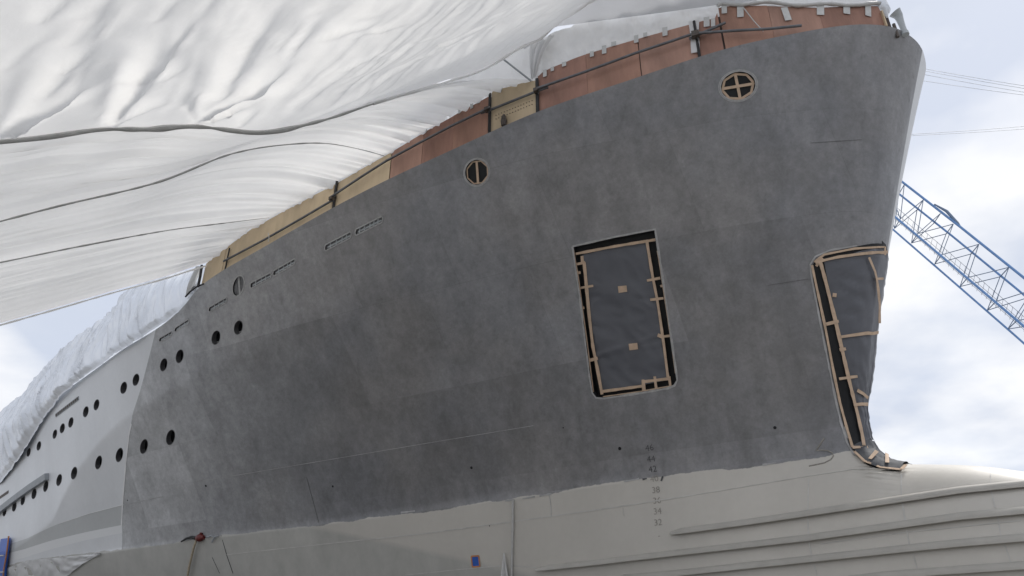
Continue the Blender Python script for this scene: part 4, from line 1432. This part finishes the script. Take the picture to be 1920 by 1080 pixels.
# ------------------------------------------------------------------ silver tarpaulin over the deck aft
T_TOP = [(384, 500), (345, 512), (300, 526), (262, 540), (238, 556), (205, 592), (160, 630), (128, 655), (100, 680), (70, 712), (40, 752), (4, 786)]
T_BOT = [(374, 542), (352, 560), (318, 592), (284, 622), (255, 645), (225, 662), (188, 690), (150, 719), (110, 757), (82, 795), (52, 848), (6, 905)]
NT_ = 340
sT = np.linspace(0, 1, len(T_TOP))
fT = [pchip(sT, [p[i] for p in T_TOP]) for i in range(2)]; fB = [pchip(sT, [p[i] for p in T_BOT]) for i in range(2)]
cols = []
lastX = None
for k in range(NT_):
    s_ = k / (NT_ - 1)
    tp, n = on_curt(float(fT[0](s_)), float(fT[1](s_)), CURT_IN)
    bpx, n2 = hit(float(fB[0](s_)), float(fB[1](s_)) + 2.5 * noise.noise(Vector((s_ * 60, 0, 5))), .03)
    Xt, ot = ship_xy(tp); Xb_, ob = ship_xy(bpx)
    zs_ = float(ZS((Xt + Xb_) / 2))
    col = []
    fA = np.linspace(0, 1, 44)
    XA = Xb_ + (Xt - Xb_) * fA; zA = bpx.z + (tp.z - bpx.z) * fA
    hA = hull_hb(XA, np.minimum(zA, zs_)) + .05
    eA = np.clip((zA - zs_ - .05) / max(.1, tp.z - zs_ - .05), 0, None) ** 1.3
    oA = hA + (ot - hA) * eA
    for m2 in range(44):
        f_, X_, z_, o_ = float(fA[m2]), float(XA[m2]), float(zA[m2]), float(oA[m2])
        L_ = X_ + .35 * noise.noise(Vector((X_ * .5, z_ * .35, 12.0)))
        rg = lambda a_, b_, c_: 1 - 2.4 * abs(noise.noise(Vector((a_, b_, c_))))
        am = .5 + 1.1 * abs(noise.noise(Vector((X_ * .8, z_ * .5, 31.0))))
        fold = .10 * noise.noise(Vector((L_ * .6 + z_ * .5, z_ * .2, 1.0))) + 1.35 * am * (.07 * rg(L_ * 1.4 + z_ * 1.3, z_ * .12, 2.0) \
            + .050 * rg(L_ * 3.0 + z_ * 2.6, z_ * .16, 3.0) + .026 * rg(L_ * 6.5 + z_ * 4.5, z_ * .3, 4.0) + .012 * rg(L_ * 12 + z_ * 9, z_ * .5, 6.0))
        col.append(W3(X_ + fold * .3, o_ + max(0, fold + .06) * (1.0 if f_ > .04 else .4), z_))
    # over the top and inboard
    for q_ in (.4, 1.0, 1.8):
        c0 = col[43]; Xl, ol = ship_xy(c0)
        col.append(W3(Xl, ol - q_, c0.z + .10 * math.sin(q_)))
    cols.append(col)
cX, cO = [ship_xy(c[0]) for c in cols[-1:]][0]
for k in range(1, 14):
    cols.append([p + Vector((-BX[0] * 1.2 * k, -BX[1] * 1.2 * k, 0)) + Vector((NX[0], NX[1], 0)) * .1 * noise.noise(Vector((k * 1.7, i * .3, 0))) for i, p in enumerate(cols[NT_ - 1])])
Geo().grid(cols[::-1], .003).build('silver_tarpaulin', M_silver, smooth=True, sharp=70, label='crumpled silver tarpaulin draped over the deck edge aft of the boards', cat='tarpaulin')
# end flap of grey film by the last tan board
cols = []
for k in range(12):
    a_ = k / 11
    pt, n = on_curt(372 + 11 * a_, 505 - 8 * a_, lift=.06); pb_, n2 = on_curt(352 + 18 * a_, 556 - 18 * a_, lift=.05)
    cols.append([pt.lerp(pb_, f_) + n * .05 * math.sin(a_ * 6 + f_ * 3) for f_ in [m2 / 9 for m2 in range(10)]])
Geo().grid(cols, .003).build('grey_film_flap', M_gtape, smooth=True, label='folded grey film flap beside the short tan end board', cat='film')
P2, N2 = [], []
for q_ in ((384, 500), (381, 520), (377, 540)):
    p, n = on_curt(*q_, lift=.08); P2.append(p)
Geo().tube(P2, .035, 8).build('end_post', M_hoseblk, smooth=True, label='dark end post beside the short tan board', cat='post')
P2 = [on_curt(px, py, lift=.06)[0] for px, py in ((386, 534), (372, 540), (360, 549), (352, 558))]
Geo().tube(P2, .022, 8).build('end_bracket', M_hoseblk, smooth=True, label='dark bracket along the deck edge below the film flap', cat='bracket')

# ------------------------------------------------------------------ low white sheet, blue panel, hoses and lines on the hull
cols = []
te = poly3([hit(*q_, .03)[0] for q_ in ((190, 1036), (150, 1041), (100, 1046), (60, 1050), (22, 1062), (3, 1072))])
be = poly3([hit(*q_, .05)[0] for q_ in ((190, 1039), (160, 1055), (140, 1070), (110, 1090), (60, 1110), (5, 1130))])
for k in range(70):
    s_ = k / 69
    a, b = te(s_), be(s_)
    n = nhull(a)
    cols.append([a.lerp(b, m2 / 19) + n * (.06 * noise.noise(Vector((s_ * 14 + m2 * .12, m2 * .08, 3))) + .03 * noise.noise(Vector((s_ * 40, m2 * .2, 3)))) * (1 if 0 < m2 else .3) for m2 in range(20)])
Geo().grid(cols, .003).build('low_film_sheet', M_film2, smooth=True, label='white film sheet hung low on the hull at bottom left', cat='film')
bp_ = empty('blue_board', hit(10, 1078)[0], 'bright blue board against the hull at the lower left corner', 'board')
P = [[hit(*bil([(9, 1010), (24, 1008), (14, 1092), (-6, 1096)], s_, t__), .12)[0] for s_ in np.linspace(0, 1, 5)] for t__ in np.linspace(0, 1, 8)]
Geo().grid(P, .06).build('board', M_blue, bp_)
for py in (1040, 1072):
    P2 = [hit(px, py - (px - 4) * .1, .155)[0] for px in (1, 9, 17)]
    Geo().tube(P2, .02, 6).build('strap', M_gtape, bp_)
P2 = [hit(px, py, .16)[0] for px, py in ((27, 1004), (25, 1020), (22, 1040), (18, 1062), (15, 1085))]
Geo().tube(P2, .022, 8).build('hanging_hose', M_orange, smooth=True, label='orange hose hanging down beside the blue board', cat='hose')

ft = empty('hose_fitting', hit(380, 1010)[0], 'dark red hose fitting on the paint line above the hanging rope', 'fitting')
p, n = hit(378, 1008, .05); t_, u_ = frame_at(p, n)
crv = Geo()
crv.tube([p - t_ * .13, p - t_ * .06, p, p + t_ * .07, p + t_ * .15], [.05, .085, .10, .085, .045], 12)
crv.build('body', M_hosered, ft, smooth=True)
Geo().tube([p + u_ * .05 + t_ * .03, p + u_ * .12 + t_ * .05], .04, 10).build('cap', M_hosered, ft, smooth=True)
P2 = [hit(*q_, .05)[0] for q_ in ((343, 1015), (352, 1009), (362, 1006), (370, 1009))]
Geo().tube(P2, [.02, .03, .035, .045], 8).build('hose', M_hoseblk, ft, smooth=True)
P2 = [hit(*q_, .05)[0] for q_ in ((390, 1007), (398, 1004), (405, 1007), (401, 1013))]
Geo().tube(P2, .018, 8).build('hose', M_ladder, ft, smooth=True)
P2 = [hit(*q_, .05)[0] for q_ in ((400, 1016), (406, 1006), (413, 1004))]
Geo().tube(P2, .018, 8).build('hose', M_ladder, ft, smooth=True)
P2 = [hit(*q_, .08)[0] for q_ in ((373, 1012), (368, 1025), (364, 1042), (360, 1058), (357, 1075))]
P2 = extend(P2, 1.2)
Geo().tube(P2, .03, 8).build('hanging_rope', M_rope, smooth=True, label='pale rope hanging from the dark red fitting', cat='rope')
P2 = [hit(*q_, .03)[0] for q_ in ((963, 938), (963, 980), (962, 1030), (961, 1078))]
Geo().tube(extend(P2, 1.0), .022, 8).build('white_line', M_gtape, smooth=True, label='thin white line hanging from the paint edge amidships', cat='line')
cols = []
for k in range(10):
    a_ = k / 9
    pt, n = hit(946 + 2 * a_, 1036, .04); pb_, n2 = hit(941 + 16 * a_, 1086, .05)
    cols.append([pt.lerp(pb_, f_) + n * .03 * math.sin(a_ * 9) * f_ for f_ in np.linspace(0, 1, 10)])
Geo().grid(cols, .003).build('hanging_rag', M_film2, smooth=True, label='white rag hanging next to the white line', cat='rag')
bq = empty('blue_patch', hit(892, 1062)[0], 'small blue square patch edged with orange tape on the bottom', 'patch')
P = [[hit(*bil([(884, 1043), (898, 1042), (900, 1062), (886, 1063)], s_, t__), .004)[0] for s_ in (0, .5, 1)] for t__ in (0, .5, 1)]
Geo().grid(P, .003).build('film', M_blue, bq)
for e_ in ([(884, 1043), (898, 1042)], [(898, 1042), (900, 1062)], [(900, 1062), (886, 1063)], [(886, 1063), (884, 1043)]):
    P2, N2 = on_hull(e_, 10, .004); Geo().ribbon(P2, N2, .03, .003).build('tape', M_orange, bq)
# scraps of masking tape left on the paint edge
for pts in ([(947, 939), (965, 937)], [(980, 935), (1003, 931)], [(1012, 930), (1034, 926)], [(1170, 903), (1198, 898)], [(752, 961), (778, 958)], [(1430, 872), (1456, 868)],
            [(1205, 899), (1213, 897)], [(1240, 902), (1243, 893)]):
    P2, N2 = on_hull(pts, 5, .002)
    dk = pts[0][0] in (1205, 1240)
    Geo().ribbon(P2, N2, [.03 * random.uniform(.5, 1.3) for _ in P2], .006).build('masking_scrap', M_mark if dk else M_weld, ship)
P2, N2 = on_hull([(1030, 928), (1033, 945), (1034, 968)], 6, .002)
Geo().ribbon(P2, N2, .012, .003).build('masking_scrap', M_weld, ship)

# ------------------------------------------------------------------ crane boom beyond the bow
def cz2(zx, zy): return (1660 + zx * 260 / 878, 320 + zy * 320 / 1080)


Y0 = 62.0
DEPTH = Vector((0.25, 1.9, 0.0))


def cr(px, py, k=0):
    Y = Y0 + (1920 - px) * 0.02
    return at_far(px, py, Y) + DEPTH * k


crane = empty('crane_boom', cr(2080, 740), 'blue lattice crane boom rising behind the ship bow', 'crane')
top_c = [(1640, 300), (1693, 342), (1800, 425), (1920, 521), (2080, 650)]
bot_c = [(1640, 373), (1680, 408), (1800, 510), (1920, 612), (2080, 750)]
for k in (0, 1):
    Geo().tube([cr(*q_, k) for q_ in top_c], .13 if k == 0 else .11, 8).build('chord', M_crane, crane, smooth=True)
    Geo().tube([cr(*q_, k) for q_ in bot_c], .12 if k == 0 else .10, 8).build('chord', M_crane, crane, smooth=True)
lowN = [cz2(95, 305), cz2(205, 398), cz2(357, 532), cz2(522, 676), cz2(700, 828)]
upN = [cz2(120, 88), cz2(240, 185), cz2(348, 272), cz2(430, 338), cz2(592, 466), cz2(782, 612)]
lowN += [(1907, 601), (1960, 646), (2012, 692)]; upN += [(1945, 541), (2000, 586)]
braces = [(upN[0], lowN[0]), (lowN[0], upN[1]), (upN[1], lowN[1]), (lowN[1], upN[2]), (lowN[1], upN[3]), (upN[3], lowN[2]), (lowN[2], upN[4]),
          (upN[4], lowN[3]), (lowN[3], upN[5]), (upN[5], lowN[4]), (lowN[4], upN[6]), (upN[6], lowN[5]), (lowN[5], upN[7]), (upN[7], lowN[6]), ((1660, 332), lowN[0])]
for a, b in braces:
    for k in (0, 1):
        Geo().tube([cr(*a, k), cr(*b, k)], .042, 6, cap=False).build('brace', M_cranedk, crane)
for q_ in lowN + upN:
    Geo().tube([cr(*q_, 0), cr(*q_, 1)], .05, 6, cap=False).build('cross_member', M_cranedk, crane)
# walkway mesh beside the lower chord
wm = Geo()
for m2 in (10, 22, 34):
    wm.tube([cr(1640, 373 - m2, .5), cr(1680, 408 - m2, .5), cr(1800, 510 - m2, .5), cr(1920, 612 - m2, .5), cr(2080, 750 - m2, .5)], .022, 4, cap=False)
for px in range(1650, 2060, 9):
    py = float(np.interp(px, [a for a, _ in bot_c], [b for _, b in bot_c]))
    wm.tube([cr(px, py - 6, .5), cr(px + 6, py - 30, .5)], .018, 4, cap=False)
wm.build('walkway_mesh', M_cable, crane)
Geo().tube([cr(1752, 383), cr(1775, 396), cr(1795, 418), cr(1803, 428)], [.08, .16, .15, .06], 8).build('cable_reel', M_cranedk, crane, smooth=True)
CAB = [((1730, 127), (1930, 160), 'uppermost of the stay cables right of the bow'), ((1730, 131), (1930, 165), 'second stay cable from the top right of the bow'),
       ((1730, 138), (1930, 172), 'third stay cable from the top right of the bow'), ((1730, 150), (1930, 177), 'lowest of the four upper stay cables'),
       ((1700, 250.5), (1930, 234), 'upper cable of the lower pair right of the bow'), ((1700, 253), (1930, 239), 'lower cable of the lower pair right of the bow')]
for a, b, lab in CAB:
    p0, p1 = at_far(a[0] - 60, a[1] + (a[1] - b[1]) * 60 / 200, 70), at_far(b[0] + 150, b[1] + (b[1] - a[1]) * 150 / 200, 66)
    pts = [p0.lerp(p1, k / 12) - Vector((0, 0, .25 * math.sin(math.pi * k / 12))) for k in range(13)]
    Geo().tube(pts, .024, 5).build('stay_cable', M_cable, label=lab, cat='cable', group='crane stay cables')
